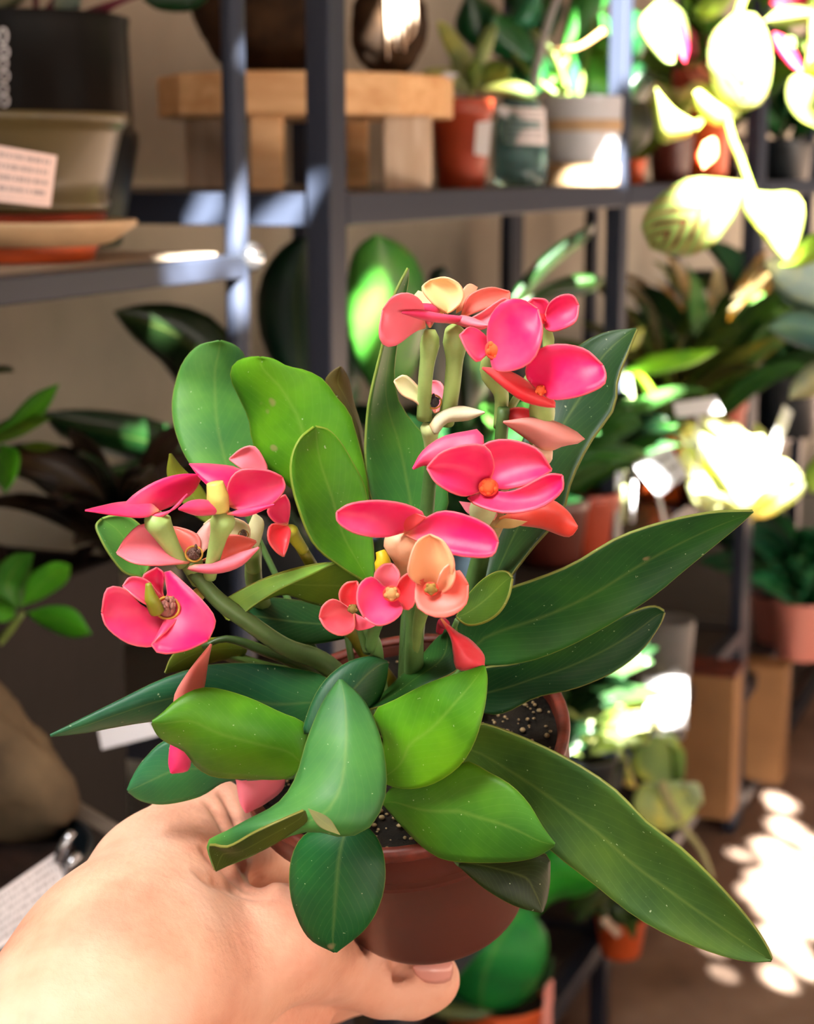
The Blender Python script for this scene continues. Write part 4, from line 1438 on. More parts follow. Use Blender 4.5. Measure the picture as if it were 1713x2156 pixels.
# glass jar with a label
b = P(1094, 390, 2.06)
jar = thing('glass_jar', 'blue-green ribbed glass jar with a white label on the upper shelf', 'jar', Vector((b.x, b.y, ZS)))
jh = P(1094, 215, 2.06).z - ZS
lathe('glass', [(.024, 0), (.029, .003), (.031, .02), (.031, jh * .72), (.026, jh * .86), (.021, jh * .9), (.022, jh), (.019, jh), (.018, jh * .9), (.026, jh * .8), (.028, .02), (.02, .006)],
      (b.x, b.y, ZS), M['glass'], jar, (0, 0, 1), 36, None, lambda an, h: .035 * math.cos(14 * an) if h < .06 else 0)
card('jar_label', [(1056, 226), (1146, 228), (1150, 306), (1062, 302)], 2.018, M['paper'], jar, .014, .0008)
card('label_corner', [(1042, 222), (1080, 226), (1092, 262), (1050, 240)], 2.024, M['plainwhite'], jar, .002, .0008)

# white ceramic pot with the big dark leaved plant
b = P(1222, 385, 2.32)
rub = thing('rubber_plant', 'large dark glossy leaved plant in a grey-white pot behind the sunlit post', 'potted plant', Vector((b.x, b.y, ZS)))
h1 = P(1222, 345, 2.32).z - ZS
h2 = P(1222, 205, 2.32).z - ZS
lathe('base', [(.050, 0), (.050, h1), (.045, h1)], (b.x, b.y, ZS), M['tan'], rub, (0, 0, 1), 36)
lathe('pot', [(.036, h1), (.047, h1 + .004), (.052, (h1 + h2) / 2), (.054, h2 - .004), (.053, h2), (.049, h2), (.048, h2 - .012)], (b.x, b.y, ZS), M['white_ceramic'], rub, (0, 0, 1), 40)
lathe('band', [(.0537, h2 - .045), (.0542, h2 - .03), (.0533, h2 - .03), (.052, h2 - .045)], (b.x, b.y, ZS), M['tan'], rub, (0, 0, 1), 40, ring=True)
DG = [(20, 74, 38), (14, 56, 30), (34, 96, 40), (60, 120, 30), (26, 84, 60)]
for i, o in enumerate([
        [(1125, 130), (1060, 125), (1008, 82), (1040, 30), (1105, 40), (1130, 85)], [(1160, 80), (1070, 20), (1060, -60), (1150, -50), (1190, 10)],
        [(1200, 170), (1205, 60), (1262, 15), (1296, 70), (1258, 150)], [(1236, 200), (1240, 110), (1292, 120), (1320, 250), (1298, 300)],
        [(1205, 250), (1188, 160), (1215, 130), (1240, 215)], [(1130, 200), (1078, 140), (1118, 80), (1168, 150)], [(1020, 120), (958, 60), (985, -20), (1050, 20), (1058, 90)],
        [(1180, 120), (1200, 0), (1240, -60), (1290, -20), (1240, 70)], [(1150, 180), (1180, 110), (1216, 120), (1190, 190)], [(1060, 60), (1100, -30), (1140, -20), (1130, 60)],
        [(1280, 90), (1330, 20), (1370, 60), (1340, 130)], [(1290, 210), (1340, 130), (1380, 170), (1340, 230)], [(1100, 170), (1010, 190), (1000, 140), (1060, 125)],
        [(1240, 120), (1270, 60), (1330, 90), (1300, 140)]]):
    bpatch(o, [2.36, 2.32 + .03 * (i % 3)], vcol(DG[i % 5]), rub, 'bleaf' if i % 5 in (2, 3) else 'dleaf', .01, .02)
for p_ in ([(1200, 215, 2.34), (1170, 120, 2.36), (1120, 60, 2.36)], [(1215, 215, 2.34), (1235, 120, 2.36), (1250, 40, 2.36)], [(1195, 215, 2.34), (1110, 150, 2.34), (1050, 70, 2.36)]):
    ptube('stem', p_, [7, 6, 4], M['stem'], rub, lin((90, 110, 40)))
ptube('aerial_stem', [(1112, 235, 2.2), (1128, 150, 2.2), (1150, 60, 2.21), (1182, -30, 2.22)], [9, 9, 8, 7], M['stem'], rub, lin((150, 150, 150)))
ptube('twig', [(1160, 105, 2.25), (1215, 100, 2.24), (1270, 65, 2.24)], [5, 5, 7], M['stem'], rub, lin((190, 150, 96)))
b = P(1288, 262, 2.43)
mel = thing('round_squash', 'round dark green mottled ball behind the sunlit front post', 'squash', P(1288, 335, 2.43))
V_, F_ = lathe_geo([(0.002, -.052), (.03, -.045), (.05, -.024), (.058, 0), (.05, .026), (.03, .046), (.003, .051)], b, (0, 0, 1), 40, lambda an, h: .03 * math.cos(9 * an))
link_mesh('rind', V_, F_, M['dark_ball'], mel)
ptube('stalk', [(1288, 188, 2.43), (1292, 170, 2.43), (1300, 160, 2.43)], [5, 4, 4], M['stem'], mel, lin((90, 90, 40)))

# pots between the second and third posts
for nm, lab, px, y0, y1, D, r, mt, lf in (
        ('potted_plant', 'brown pot with a small plant on the upper shelf past the sunlit post', 1410, 382, 275, 2.78, .036, 'brownpot', [(150, 176, 80), (196, 200, 150)]),
        ('potted_plant', 'bright orange pot under the prayer plant leaves on the upper shelf', 1488, 378, 215, 3.0, .040, 'orange', [(90, 130, 50), (220, 150, 120)]),
        ('potted_plant', 'dark red pot half hidden by the uppermost prayer plant leaves', 1450, 382, 150, 3.05, .034, 'terra', [(60, 110, 40), (150, 60, 80)]),
        ('potted_plant', 'little orange pot glimpsed between the sunlit post and the brown pot', 1338, 385, 335, 2.55, .014, 'orange', [(130, 140, 40), (90, 110, 30)])):
    b = P(px, y0, D)
    t = thing(nm, lab, 'potted plant', Vector((b.x, b.y, ZS)), 'pots on the upper shelf past the sunlit post')
    h = P(px, y1, D).z - ZS
    pot_at(t, (b.x, b.y, ZS), r * .8, r, h, mt)
    for i in range(12):
        an = i * 2.4
        st = Vector((b.x, b.y, ZS + h * .9))
        bleaf(t, st, st + Vector((math.cos(an) * .055, math.sin(an) * .055, .02 + .07 * random.random())), .03, vcol(lf[i % 2]), 'bleaf', .4)

# ------------------------------------------------------------------ the prayer plant hanging in the sun
PB = P(1660, -330, 1.62)
pray = thing('prayer_plant', 'sunlit prayer plant trailing striped pale leaves at the upper right', 'hanging plant', PB)
pot_at(pray, PB, .06, .075, .11, 'terra')
for i in range(3):
    an = i * 2.094
    tube('cord', [PB + Vector((math.cos(an) * .07, math.sin(an) * .07, .10)), PB + ZUP * .5, Vector((PB.x, PB.y, MASK_Z))], .0012, M['steel'], pray, 6)
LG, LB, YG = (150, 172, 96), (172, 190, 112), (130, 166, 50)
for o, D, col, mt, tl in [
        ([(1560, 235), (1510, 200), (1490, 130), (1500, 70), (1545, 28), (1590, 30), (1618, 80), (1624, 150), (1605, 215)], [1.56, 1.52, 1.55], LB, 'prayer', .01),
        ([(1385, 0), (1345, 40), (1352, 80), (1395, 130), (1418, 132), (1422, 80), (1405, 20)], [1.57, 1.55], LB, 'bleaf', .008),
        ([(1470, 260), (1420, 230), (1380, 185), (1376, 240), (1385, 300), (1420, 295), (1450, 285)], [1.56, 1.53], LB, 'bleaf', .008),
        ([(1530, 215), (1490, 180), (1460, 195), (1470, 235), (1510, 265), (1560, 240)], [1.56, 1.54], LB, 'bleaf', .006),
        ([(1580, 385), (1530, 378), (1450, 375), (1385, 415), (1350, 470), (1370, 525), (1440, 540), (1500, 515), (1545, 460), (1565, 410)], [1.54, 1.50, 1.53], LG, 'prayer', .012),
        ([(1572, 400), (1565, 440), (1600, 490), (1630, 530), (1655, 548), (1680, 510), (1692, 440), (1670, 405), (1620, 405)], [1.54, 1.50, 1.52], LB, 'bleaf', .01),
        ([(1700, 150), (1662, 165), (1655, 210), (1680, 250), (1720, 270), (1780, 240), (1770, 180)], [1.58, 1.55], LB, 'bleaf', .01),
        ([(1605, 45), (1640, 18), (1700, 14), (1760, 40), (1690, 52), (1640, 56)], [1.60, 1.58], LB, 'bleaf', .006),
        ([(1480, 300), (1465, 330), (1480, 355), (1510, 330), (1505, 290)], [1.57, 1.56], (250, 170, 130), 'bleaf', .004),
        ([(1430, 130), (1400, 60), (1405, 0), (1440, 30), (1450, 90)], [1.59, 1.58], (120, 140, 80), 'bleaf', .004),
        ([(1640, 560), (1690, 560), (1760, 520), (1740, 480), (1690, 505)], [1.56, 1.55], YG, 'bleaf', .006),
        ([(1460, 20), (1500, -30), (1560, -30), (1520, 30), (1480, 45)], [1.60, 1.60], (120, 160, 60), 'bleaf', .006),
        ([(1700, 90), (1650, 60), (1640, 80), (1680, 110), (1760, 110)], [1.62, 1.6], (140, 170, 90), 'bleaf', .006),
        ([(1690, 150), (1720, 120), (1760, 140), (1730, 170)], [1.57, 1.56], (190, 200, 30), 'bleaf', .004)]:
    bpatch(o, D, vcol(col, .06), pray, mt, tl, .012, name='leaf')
for o, D in (([(1420, 20), (1412, 60), (1425, 110), (1442, 132), (1450, 100), (1440, 50)], 1.575), ([(1628, 68), (1632, 100), (1662, 140), (1692, 155), (1680, 120), (1655, 80)], 1.575),
             ([(1640, 20), (1620, 0), (1700, -10), (1760, 5), (1720, 20)], 1.60)):
    l_ = bpatch(o, [D, D], lin((206, 40, 84)), pray, 'bleaf', .004, .006)
    l_['label'] = 'magenta leaf underside'
for p_ in ([(1660, -300, 1.62), (1600, -100, 1.60), (1545, 60, 1.57), (1530, 240, 1.57), (1560, 340, 1.55), (1585, 410, 1.54)],
           [(1660, -300, 1.62), (1500, -120, 1.60), (1420, -40, 1.58), (1390, 10, 1.57)], [(1545, 230, 1.57), (1490, 240, 1.57), (1460, 270, 1.56)],
           [(1660, -300, 1.62), (1700, -100, 1.60), (1710, 60, 1.59), (1700, 160, 1.58)]):
    ptube('stem', p_, [9, 10, 9, 9][:len(p_)] + [8] * max(0, len(p_) - 4), M['stem'], pray, lin((150, 176, 70)))

blu = thing('blue_leaved_plant', 'plant with large blue-green leaves at the right edge under the prayer plant', 'hanging plant', P(1860, 520, 1.75))
for o, D, c in (([(1800, 560), (1720, 540), (1650, 530), (1608, 555), (1640, 610), (1700, 640), (1790, 650)], [1.72, 1.66], (180, 206, 200)),
                ([(1800, 640), (1720, 600), (1650, 590), (1625, 600), (1670, 650), (1740, 690)], [1.76, 1.74], (70, 110, 104)),
                ([(1790, 720), (1720, 660), (1660, 655), (1616, 690), (1650, 715), (1720, 740)], [1.72, 1.70], (86, 130, 122)),
                ([(1800, 780), (1720, 760), (1670, 800), (1660, 840), (1720, 830)], [1.76, 1.74], (150, 160, 130)),
                ([(1800, 900), (1730, 950), (1690, 1000), (1710, 1040), (1760, 1000)], [1.76, 1.74], (120, 160, 60))):
    bpatch(o, D, lin(c), blu, 'bleaf', .01, .015)
ptube('stem', [(1860, 1100, 1.75), (1830, 800, 1.75), (1820, 560, 1.74)], [10, 9, 7], M['stem'], blu, lin((110, 130, 90)))

# ------------------------------------------------------------------ near shelf: bowls and pots
def onshelf(px, D, z):
    q = P(px, 400, D)
    return Vector((q.x, q.y, z))


b = onshelf(40, 1.22, ZL)
z0 = ZL
t = thing('saucer', 'orange terracotta saucer at the bottom of the stack on the near shelf', 'saucer', b, 'stacked saucers under the olive bowl')
lathe('dish', [(.046, 0), (.050, .001), (.0535, .011), (.051, .011), (.048, .004)], b, M['orange'], t)
t = thing('saucer', 'wide tan saucer in the middle of the stack on the near shelf', 'saucer', b + ZUP * .0112, 'stacked saucers under the olive bowl')
lathe('dish', [(.058, 0), (.064, .002), (.080, .013), (.081, .017), (.077, .017), (.060, .006)], b + ZUP * .0112, M['tan'], t)
t = thing('saucer', 'dark red saucer directly under the olive bowl', 'saucer', b + ZUP * .0182, 'stacked saucers under the olive bowl')
lathe('dish', [(.050, 0), (.055, .001), (.060, .015), (.057, .015), (.052, .005)], b + ZUP * .0182, M['terra'], t)
bb = b + ZUP * .0338
bh = P(40, 240, 1.22).z - bb.z
bowl = thing('glazed_bowl', 'olive green glazed bowl with a white price sticker on the near shelf', 'bowl', bb)
lathe('body', [(.055, 0), (.0605, .001), (.0625, .006), (.0605, .010), (.064, bh * .35), (.0715, bh * .80), (.0735, bh * .86), (.0765, bh * .90), (.0775, bh * .97), (.0755, bh), (.071, bh), (.067, bh * .8), (.058, .012)],
      bb, M['olive'], bowl, (0, 0, 1), 60)
card('price_sticker', [(-40, 300), (120, 328), (106, 436), (-46, 420)], [1.140, 1.150, 1.150, 1.142], M['paper_pink'], bowl, .004, .0006)

b = onshelf(52, 1.43, ZL)
kh = P(52, 42, 1.43).z - ZL
blk = thing('dark_glazed_pot', 'tall black-brown glazed pot with a purple stemmed plant behind the olive bowl', 'potted plant', b)
lathe('pot', [(.072, 0), (.076, .002), (.092, kh * .45), (.0925, kh * .5), (.0885, kh * .52), (.0865, kh * .95), (.088, kh), (.083, kh), (.08, kh * .85)], b, M['black_glaze'], blk, (0, 0, 1), 60,
      None, lambda an, h: .006 * math.cos(20 * an))
lathe('soil', [(.079, kh * .8), (.079, kh * .86), (.002, kh * .88)], b, M['bark'], blk)
for i, y in enumerate((76, 110, 134, 160, 188, 212)):
    q = P(6 + (i % 2) * 3, y, 1.333 - (400 - y) * 7.2e-5)
    g = []
    n_ = 16
    for k in range(n_ + 1):
        an = 2 * math.pi * k / n_
        g.append(q + RGT * math.cos(an) * .0030 + UPV * math.sin(an) * (.0040 if i else .0058))
    V_, F_ = tube_geo(g, .0009, 6)
    link_mesh('white_ring', V_, F_, M['plainwhite'], blk)
for p_ in ([(60, 60, 1.43), (100, 20, 1.42), (150, -40, 1.42)], [(70, 60, 1.43), (75, 0, 1.43), (60, -80, 1.43)], [(110, 60, 1.43), (200, 20, 1.42), (290, -10, 1.42)],
           [(150, 60, 1.42), (160, 20, 1.41), (120, -50, 1.41)], [(180, 60, 1.43), (240, 10, 1.42), (340, -30, 1.42)]):
    ptube('stem', p_, [7, 7, 6], M['stem'], blk, lin((92, 22, 40)))
bpatch([(112, 10), (130, -20), (170, -10), (165, 25), (140, 36)], [1.41, 1.40], lin((150, 170, 160)), blk)
bpatch([(300, 0), (340, -40), (460, -30), (410, 20), (340, 22)], [1.44, 1.44], lin((16, 50, 24)), blk, 'dleaf')
bpatch([(0, 25), (40, 10), (60, -10), (10, -5), (-30, 10)], [1.41, 1.41], lin((120, 130, 110)), blk)

# ------------------------------------------------------------------ near lower shelf, lower left
ZN = 0.70
cb = R(-0.42, 0.235, ZN)
crate = thing('planter_crate', 'dark planter crate filled with bark mulch on the lower near shelf', 'planter', cb)
hw_, hd_, hh_ = .21, .145, .12
for sx, sy, a_, b_2 in ((0, -1, hw_, .006), (0, 1, hw_, .006), (-1, 0, .006, hd_ - .0065), (1, 0, .006, hd_ - .0065)):
    q = cb + RD * (sx * (hw_ - .006)) + PD * (sy * hd_) + ZUP * hh_
    box('side_board', q, (a_, b_2, hh_), M['dark_wood'], crate, ROW, .002)
gx, gy = 40, 30
V_, F_ = [], []
for i in range(gx + 1):
    for j in range(gy + 1):
        h = 2 * hh_ - .02 + .03 * math.sin(i * .5) * math.sin(j * .6 + 1) + random.uniform(-.006, .01)
        V_.append(cb + RD * ((i / gx - .5) * 2 * (hw_ - .013)) + PD * ((j / gy - .5) * 2 * (hd_ - .008)) + ZUP * h)
for i in range(gx):
    for j in range(gy):
        k = i * (gy + 1) + j
        F_.append((k, k + gy + 1, k + gy + 2, k + 1))
link_mesh('bark_mulch', V_, F_, M['bark'], crate, False)
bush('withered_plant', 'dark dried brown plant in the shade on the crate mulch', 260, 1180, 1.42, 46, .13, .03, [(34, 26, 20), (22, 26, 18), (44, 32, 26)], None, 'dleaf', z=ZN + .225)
wl_ = card('paper_label', [(205, 1530), (315, 1515), (335, 1548), (215, 1578)], 1.28, M['plainwhite'], None, 0, .0008, loc=P(265, 1545, 1.28))
tag(wl_, 'blank white paper label on the dark crate behind the low left leaves', 'label')

b = P(-60, 2040, 1.20)
bp = thing('black_nursery_pot', 'black pot of dark soil with a printed label clipped to its rim, lower left', 'pot', Vector((b.x, b.y, ZN)))
h = P(-60, 1765, 1.20).z - ZN
lathe('pot', [(.066, 0), (.070, .002), (.079, h - .012), (.083, h - .011), (.085, h), (.081, h), (.076, h - .02)], (b.x, b.y, ZN), M['blackpot'], bp, (0, 0, 1), 48)
lathe('soil', [(.077, h - .022), (.076, h - .014), (.04, h - .010), (.002, h - .008)], (b.x, b.y, ZN), M['bark'], bp)
card('printed_label', [(-20, 1890), (118, 1795), (150, 1905), (-20, 2010)], [1.105, 1.13, 1.13, 1.105], M['paper'], bp, .002, .001)
for q in ([(120, 1815, 1.125), (140, 1770, 1.122), (152, 1752, 1.124)], [(138, 1840, 1.128), (150, 1815, 1.124), (165, 1800, 1.128)]):
    ptube('label_clip', q, [9, 12, 9], M['chrome'], bp)
rk = P(10, 1700, 1.22)
V_, F_ = ball_geo((0, 0, 0), 1, 32, 22)
V2 = []
for q in V_:
    k = 1 + .12 * math.sin(4 * q.x + 1) * math.sin(3 * q.z) + .08 * math.sin(7 * q.y + 2) * math.cos(6 * q.z + 1) + random.uniform(-.03, .03)
    V2.append(P(5, 1610, 1.22) + Vector((q.x * .036 * (1.15 - .35 * q.z), q.y * .03, q.z * .058)) * k - RGT * (q.z * .012))
rock = link_mesh('rock', V2, F_, M['rock'], None, True, None, None, P(5, 1780, 1.22))
tag(rock, 'tall rough tan rock standing in the black pot, lower left', 'rock')
bt = box('wooden_batten', P(200, 1725, 1.30), (.034, .004, .005), M['grey_wood'], None, ((RGT * .83 - UPV * .5).normalized(), FWD, (RGT * .5 + UPV * .83).normalized()), .001, None, P(200, 1725, 1.30))
tag(bt, 'short grey batten leaning between the black pot and the crate', 'batten')

sp = thing('green_sapling', 'small bright green leafy plant growing from the mulch at the left edge', 'plant', P(-100, 1440, 1.26))
for o, c in (([(-30, 930), (20, 880), (70, 830), (124, 808), (100, 860), (50, 910)], (54, 122, 20)), ([(-30, 940), (40, 920), (110, 880), (60, 875), (0, 890)], (70, 110, 26)),
             ([(0, 935), (40, 950), (36, 1000), (12, 1038), (-10, 1000)], (60, 140, 24)), ([(40, 940), (80, 930), (128, 940), (80, 952)], (70, 96, 26)),
             ([(48, 1275), (60, 1215), (110, 1183), (148, 1190), (140, 1225), (90, 1260)], (70, 150, 30)), ([(55, 1290), (110, 1275), (160, 1285), (192, 1335), (150, 1342), (90, 1318)], (62, 142, 24)),
             ([(45, 1280), (0, 1260), (-30, 1225), (20, 1170), (70, 1165), (60, 1220)], (50, 116, 28)), ([(30, 1300), (0, 1310), (-40, 1290), (-10, 1262), (30, 1275)], (66, 146, 28)),
             ([(0, 770), (-10, 785), (30, 782), (20, 772)], (50, 80, 20))):
    bpatch(o, [1.24, 1.22], lin(c), sp, 'bleaf', .008, .006)
ptube('stem', [(-100, 1440, 1.26), (0, 1350, 1.25), (48, 1290, 1.24)], [12, 10, 7], M['stem'], sp, lin((110, 130, 60)))
ptube('stem', [(-100, 1440, 1.26), (-60, 1100, 1.25), (-20, 930, 1.24)], [12, 9, 6], M['stem'], sp, lin((90, 110, 50)))

# ------------------------------------------------------------------ lower shelf behind the held plant
b = R(0.33, 0.25, 0.72)
asp = thing('broad_leaved_plant', 'big dark broad-leaved plant in a black pot behind the held plant', 'potted plant', b)
pot_at(asp, b, .07, .09, .15, 'blackpot')
DK = [(16, 34, 16), (12, 44, 22), (22, 52, 20), (10, 38, 26)]
for i, (o, D) in enumerate([
        ([(600, 930), (520, 760), (452, 672), (380, 642), (300, 640), (238, 656), (280, 712), (340, 762), (430, 870)], [1.75, 1.66]),
        ([(480, 1010), (360, 900), (280, 874), (180, 862), (88, 868), (130, 920), (220, 955), (350, 985)], [1.70, 1.58]),
        ([(480, 1060), (420, 960), (330, 960), (220, 985), (150, 1010), (260, 1010), (380, 1060)], [1.70, 1.60]),
        ([(640, 860), (556, 730), (542, 620), (570, 548), (610, 508), (652, 498), (690, 560), (700, 720)], [1.78, 1.76]),
        ([(800, 850), (738, 740), (728, 620), (745, 530), (790, 492), (850, 518), (890, 580), (896, 690), (860, 800)], [1.68, 1.61]),
        ([(1050, 660), (1108, 575), (1180, 508), (1252, 468), (1240, 502), (1160, 570), (1092, 640)], [1.90, 1.95]),
        ([(1060, 660), (1150, 600), (1212, 578), (1272, 585), (1240, 617), (1150, 630)], [1.9, 1.93]),
        ([(900, 900), (880, 760), (900, 650), (930, 620), (960, 680), (960, 800)], [1.84, 1.8]),
        ([(980, 900), (960, 760), (990, 640), (1020, 700), (1030, 820)], [1.86, 1.84]),
        ([(700, 960), (640, 820), (660, 700), (720, 690), (760, 800)], [1.84, 1.83]),
        ([(560, 960), (500, 860), (440, 830), (400, 780), (470, 760), (540, 800)], [1.78, 1.74]),
        ([(900, 640), (905, 575), (935, 560), (950, 590), (940, 640)], [1.93, 1.93])]):
    bpatch(o, D, vcol((60, 130, 48) if i == 4 else DK[i % 4], .1), asp, 'dleaf', .015, .02)  # fifth leaf coloured lighter to stand in for its sun patch
for px in (500, 620, 700, 800, 900, 1000):
    ptube('stem', [(740 + (px - 740) * .3, 1180, 1.86), (720 + (px - 720) * .6, 1050, 1.84), (px, 900, 1.80)], [9, 8, 6], M['stem'], asp, lin((30, 60, 26)))

EV = [(24, 70, 36), (40, 96, 40), (18, 54, 32), (60, 120, 50)]
GRP = 'leafy plants crowded on the middle shelf'
ZM = 0.72
bush('leafy_plant', 'dense dark green plant right behind the tall pink flowers', 1000, 1100, 2.10, 34, .20, .035, EV, (.04, .05, .09, 'blackpot'), 'dleaf', z=ZM, group=GRP)
bush('leafy_plant', 'narrow leaved green plant under the two sunlit tags', 1230, 1100, 2.42, 34, .18, .03, EV, (.04, .05, .09, 'terra'), z=ZM, group=GRP)
bush('leafy_plant', 'green plant in front of the sunlit front post', 1160, 1100, 2.36, 30, .17, .045, [(120, 170, 110), (60, 120, 50)], (.04, .05, .09, 'brownpot'), z=ZM, group=GRP)
bush('leafy_plant', 'green plant with upright leaves left of the double post', 1480, 1000, 2.95, 46, .24, .04, [(40, 90, 40), (70, 120, 60), (30, 70, 40)], (.05, .06, .10, 'blackpot'), z=ZM, group=GRP, up=1.2)
bush('leafy_plant', 'olive leaved plant behind the long bright leaf', 1400, 1000, 2.85, 40, .22, .03, [(110, 120, 50), (70, 100, 40), (60, 60, 30)], (.05, .06, .12, 'orange'), z=ZM, group=GRP, up=1.2)
bush('leafy_plant', 'plant with pale flowers of leaves high behind the double post', 1500, 900, 3.15, 34, .26, .028, [(170, 150, 110), (120, 130, 70), (190, 180, 150)], (.05, .06, .12, 'terra'), z=ZM, group=GRP, up=1.6)
bush('leafy_plant', 'dark green plant filling the gap right of the double post', 1640, 1100, 3.55, 60, .28, .06, [(20, 60, 34), (34, 84, 50), (16, 46, 34)], (.06, .07, .12, 'blackpot'), z=ZM, group=GRP, up=1.0)
G2 = 'leafy plants on the upper shelf of the far unit'
bush('leafy_plant', 'deep green fern between the far posts at the top right', 1650, 300, 3.5, 60, .26, .05, [(24, 80, 40), (40, 100, 60), (16, 60, 40)], (.05, .06, .08, 'blackpot'), z=ZS, group=G2, up=.8)
bush('leafy_plant', 'deep green fern farthest away at the right edge', 1760, 300, 4.0, 60, .30, .05, [(24, 80, 40), (40, 100, 60), (16, 60, 40)], (.05, .06, .08, 'blackpot'), z=ZS, group=G2, up=.8)
bush('leafy_plant', 'green plant rising above the upper shelf over the orange pots', 1500, 300, 3.2, 40, .24, .05, [(60, 110, 40), (90, 140, 50), (40, 80, 30)], (.05, .06, .08, 'brownpot'), z=ZS, group=G2, up=1.2)
G3 = 'leafy plants on the low shelves'
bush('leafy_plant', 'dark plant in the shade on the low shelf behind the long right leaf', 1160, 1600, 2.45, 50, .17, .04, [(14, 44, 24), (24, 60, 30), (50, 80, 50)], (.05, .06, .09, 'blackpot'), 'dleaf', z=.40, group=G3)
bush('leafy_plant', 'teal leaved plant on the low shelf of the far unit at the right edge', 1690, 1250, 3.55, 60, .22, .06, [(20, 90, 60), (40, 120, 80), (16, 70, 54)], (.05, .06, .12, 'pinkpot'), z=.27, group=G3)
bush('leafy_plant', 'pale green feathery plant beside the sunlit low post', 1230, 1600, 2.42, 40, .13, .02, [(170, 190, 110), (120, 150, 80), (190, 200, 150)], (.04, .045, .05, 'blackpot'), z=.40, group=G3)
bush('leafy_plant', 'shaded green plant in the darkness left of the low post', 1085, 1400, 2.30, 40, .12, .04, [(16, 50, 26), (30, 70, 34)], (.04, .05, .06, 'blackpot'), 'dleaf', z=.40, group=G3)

bl = thing('long_leaved_plant', 'plant with one long bright sunlit leaf beside the right back leaf', 'plant', P(1310, 940, 2.48))
for o, D, c in (([(1290, 800), (1355, 752), (1430, 738), (1512, 735), (1462, 766), (1380, 788)], [2.48, 2.44], (120, 190, 50)), ([(1300, 940), (1288, 860), (1296, 790), (1328, 790), (1334, 850), (1320, 920)], [2.48, 2.46], (200, 220, 170)),
                ([(1330, 785), (1352, 788), (1380, 826), (1372, 842), (1350, 812)], [2.47, 2.45], (150, 200, 50)), ([(1290, 900), (1280, 885), (1298, 870), (1306, 890)], [2.47, 2.46], (150, 190, 60)),
                ([(1300, 960), (1240, 1000), (1220, 1050), (1260, 1060), (1310, 1010)], [2.48, 2.46], (50, 110, 30)), ([(1310, 740), (1330, 700), (1355, 690), (1340, 730)], [2.5, 2.5], (200, 210, 110))):
    bpatch(o, D, lin(c), bl, 'bleaf', .006, .008)
ptube('stem', [(1310, 1100, 2.5), (1308, 950, 2.48), (1300, 800, 2.48)], [8, 9, 9], M['stem'], bl, lin((160, 170, 120)))

vb = thing('glare_pale_plant', 'pale leaved plant with sun glare in its leaf colour before the double post', 'plant', P(1500, 1110, 2.75))
for o, D in (([(1540, 1080), (1490, 1040), (1425, 990), (1432, 945), (1500, 925), (1560, 960), (1575, 1030)], [2.72, 2.66]), ([(1560, 1090), (1530, 1010), (1550, 930), (1605, 915), (1625, 980), (1605, 1050)], [2.70, 2.66]),
             ([(1580, 1100), (1600, 1020), (1640, 965), (1680, 990), (1690, 1030), (1630, 1060)], [2.72, 2.68]), ([(1500, 1000), (1450, 950), (1420, 910), (1450, 890), (1500, 900), (1530, 950)], [2.74, 2.70]),
             ([(1570, 1060), (1590, 980), (1580, 920), (1540, 900), (1510, 930), (1530, 1010)], [2.76, 2.72]), ([(1560, 1060), (1610, 1000), (1625, 930), (1590, 890), (1570, 960)], [2.78, 2.76]),
             ([(1500, 1090), (1460, 1060), (1445, 1020), (1480, 1010), (1520, 1050)], [2.7, 2.68]), ([(1570, 1080), (1650, 1040), (1700, 1010), (1680, 1050), (1610, 1090)], [2.7, 2.68]),
             ([(1560, 1070), (1500, 985), (1440, 925), (1465, 905), (1520, 940), (1560, 1000)], [2.69, 2.63]), ([(1560, 1070), (1545, 960), (1470, 880), (1500, 875), (1560, 900), (1585, 980)], [2.73, 2.69]),
             ([(1575, 1080), (1640, 1000), (1672, 985), (1660, 1010), (1690, 1000), (1650, 1045)], [2.66, 2.62]), ([(1560, 1085), (1525, 1060), (1490, 1075), (1455, 1040), (1500, 1035), (1540, 1050)], [2.66, 2.62])):
    bpatch(o, D, vcol((196, 202, 160), .08), vb, 'bleaf', .01, .012)  # overexposed sunlight put into the pale leaf colour
ptube('stem', [(1500, 1130, 2.76), (1530, 1060, 2.74), (1545, 990, 2.73)], [9, 8, 6], M['stem'], vb, lin((180, 180, 150)))
pot_at(vb, Vector((P(1500, 1130, 2.80).x, P(1500, 1130, 2.80).y, ZM)), .05, .06, .05, 'brownpot')


def plant_tag(label, c, D, mat, stake):
    t = thing('plant_tag', label, 'plant tag', P(stake[1][0], stake[1][1], D), 'white plant tags in the sun')
    card('tag_card', c, D, M[mat], t, .001, .001)
    ptube('tag_stake', [(stake[0][0], stake[0][1], D + .002), ((stake[0][0] + stake[1][0]) / 2, (stake[0][1] + stake[1][1]) / 2, D + .002), (stake[1][0], stake[1][1], D + .002)], 4, M['plainwhite'], t)


plant_tag('tilted white tag with bold dark print below the other tags', [(1316, 958), (1396, 918), (1448, 1000), (1386, 1046)], 2.50, 'paper_bold', ((1385, 1040), (1400, 1110)))
plant_tag('small blank white tag just above the bold printed tag', [(1318, 915), (1372, 886), (1384, 908), (1330, 934)], 2.52, 'plainwhite', ((1340, 930), (1330, 1100)))
plant_tag('level white tag right of the long bright leaf', [(1416, 848), (1505, 836), (1522, 868), (1424, 880)], 2.60, 'plainwhite', ((1470, 875), (1470, 1000)))
plant_tag('tall narrow bluish white tag right of the double post', [(1650, 852), (1668, 868), (1626, 985), (1598, 990)], 2.72, 'plainwhite', ((1612, 985), (1590, 1080)))

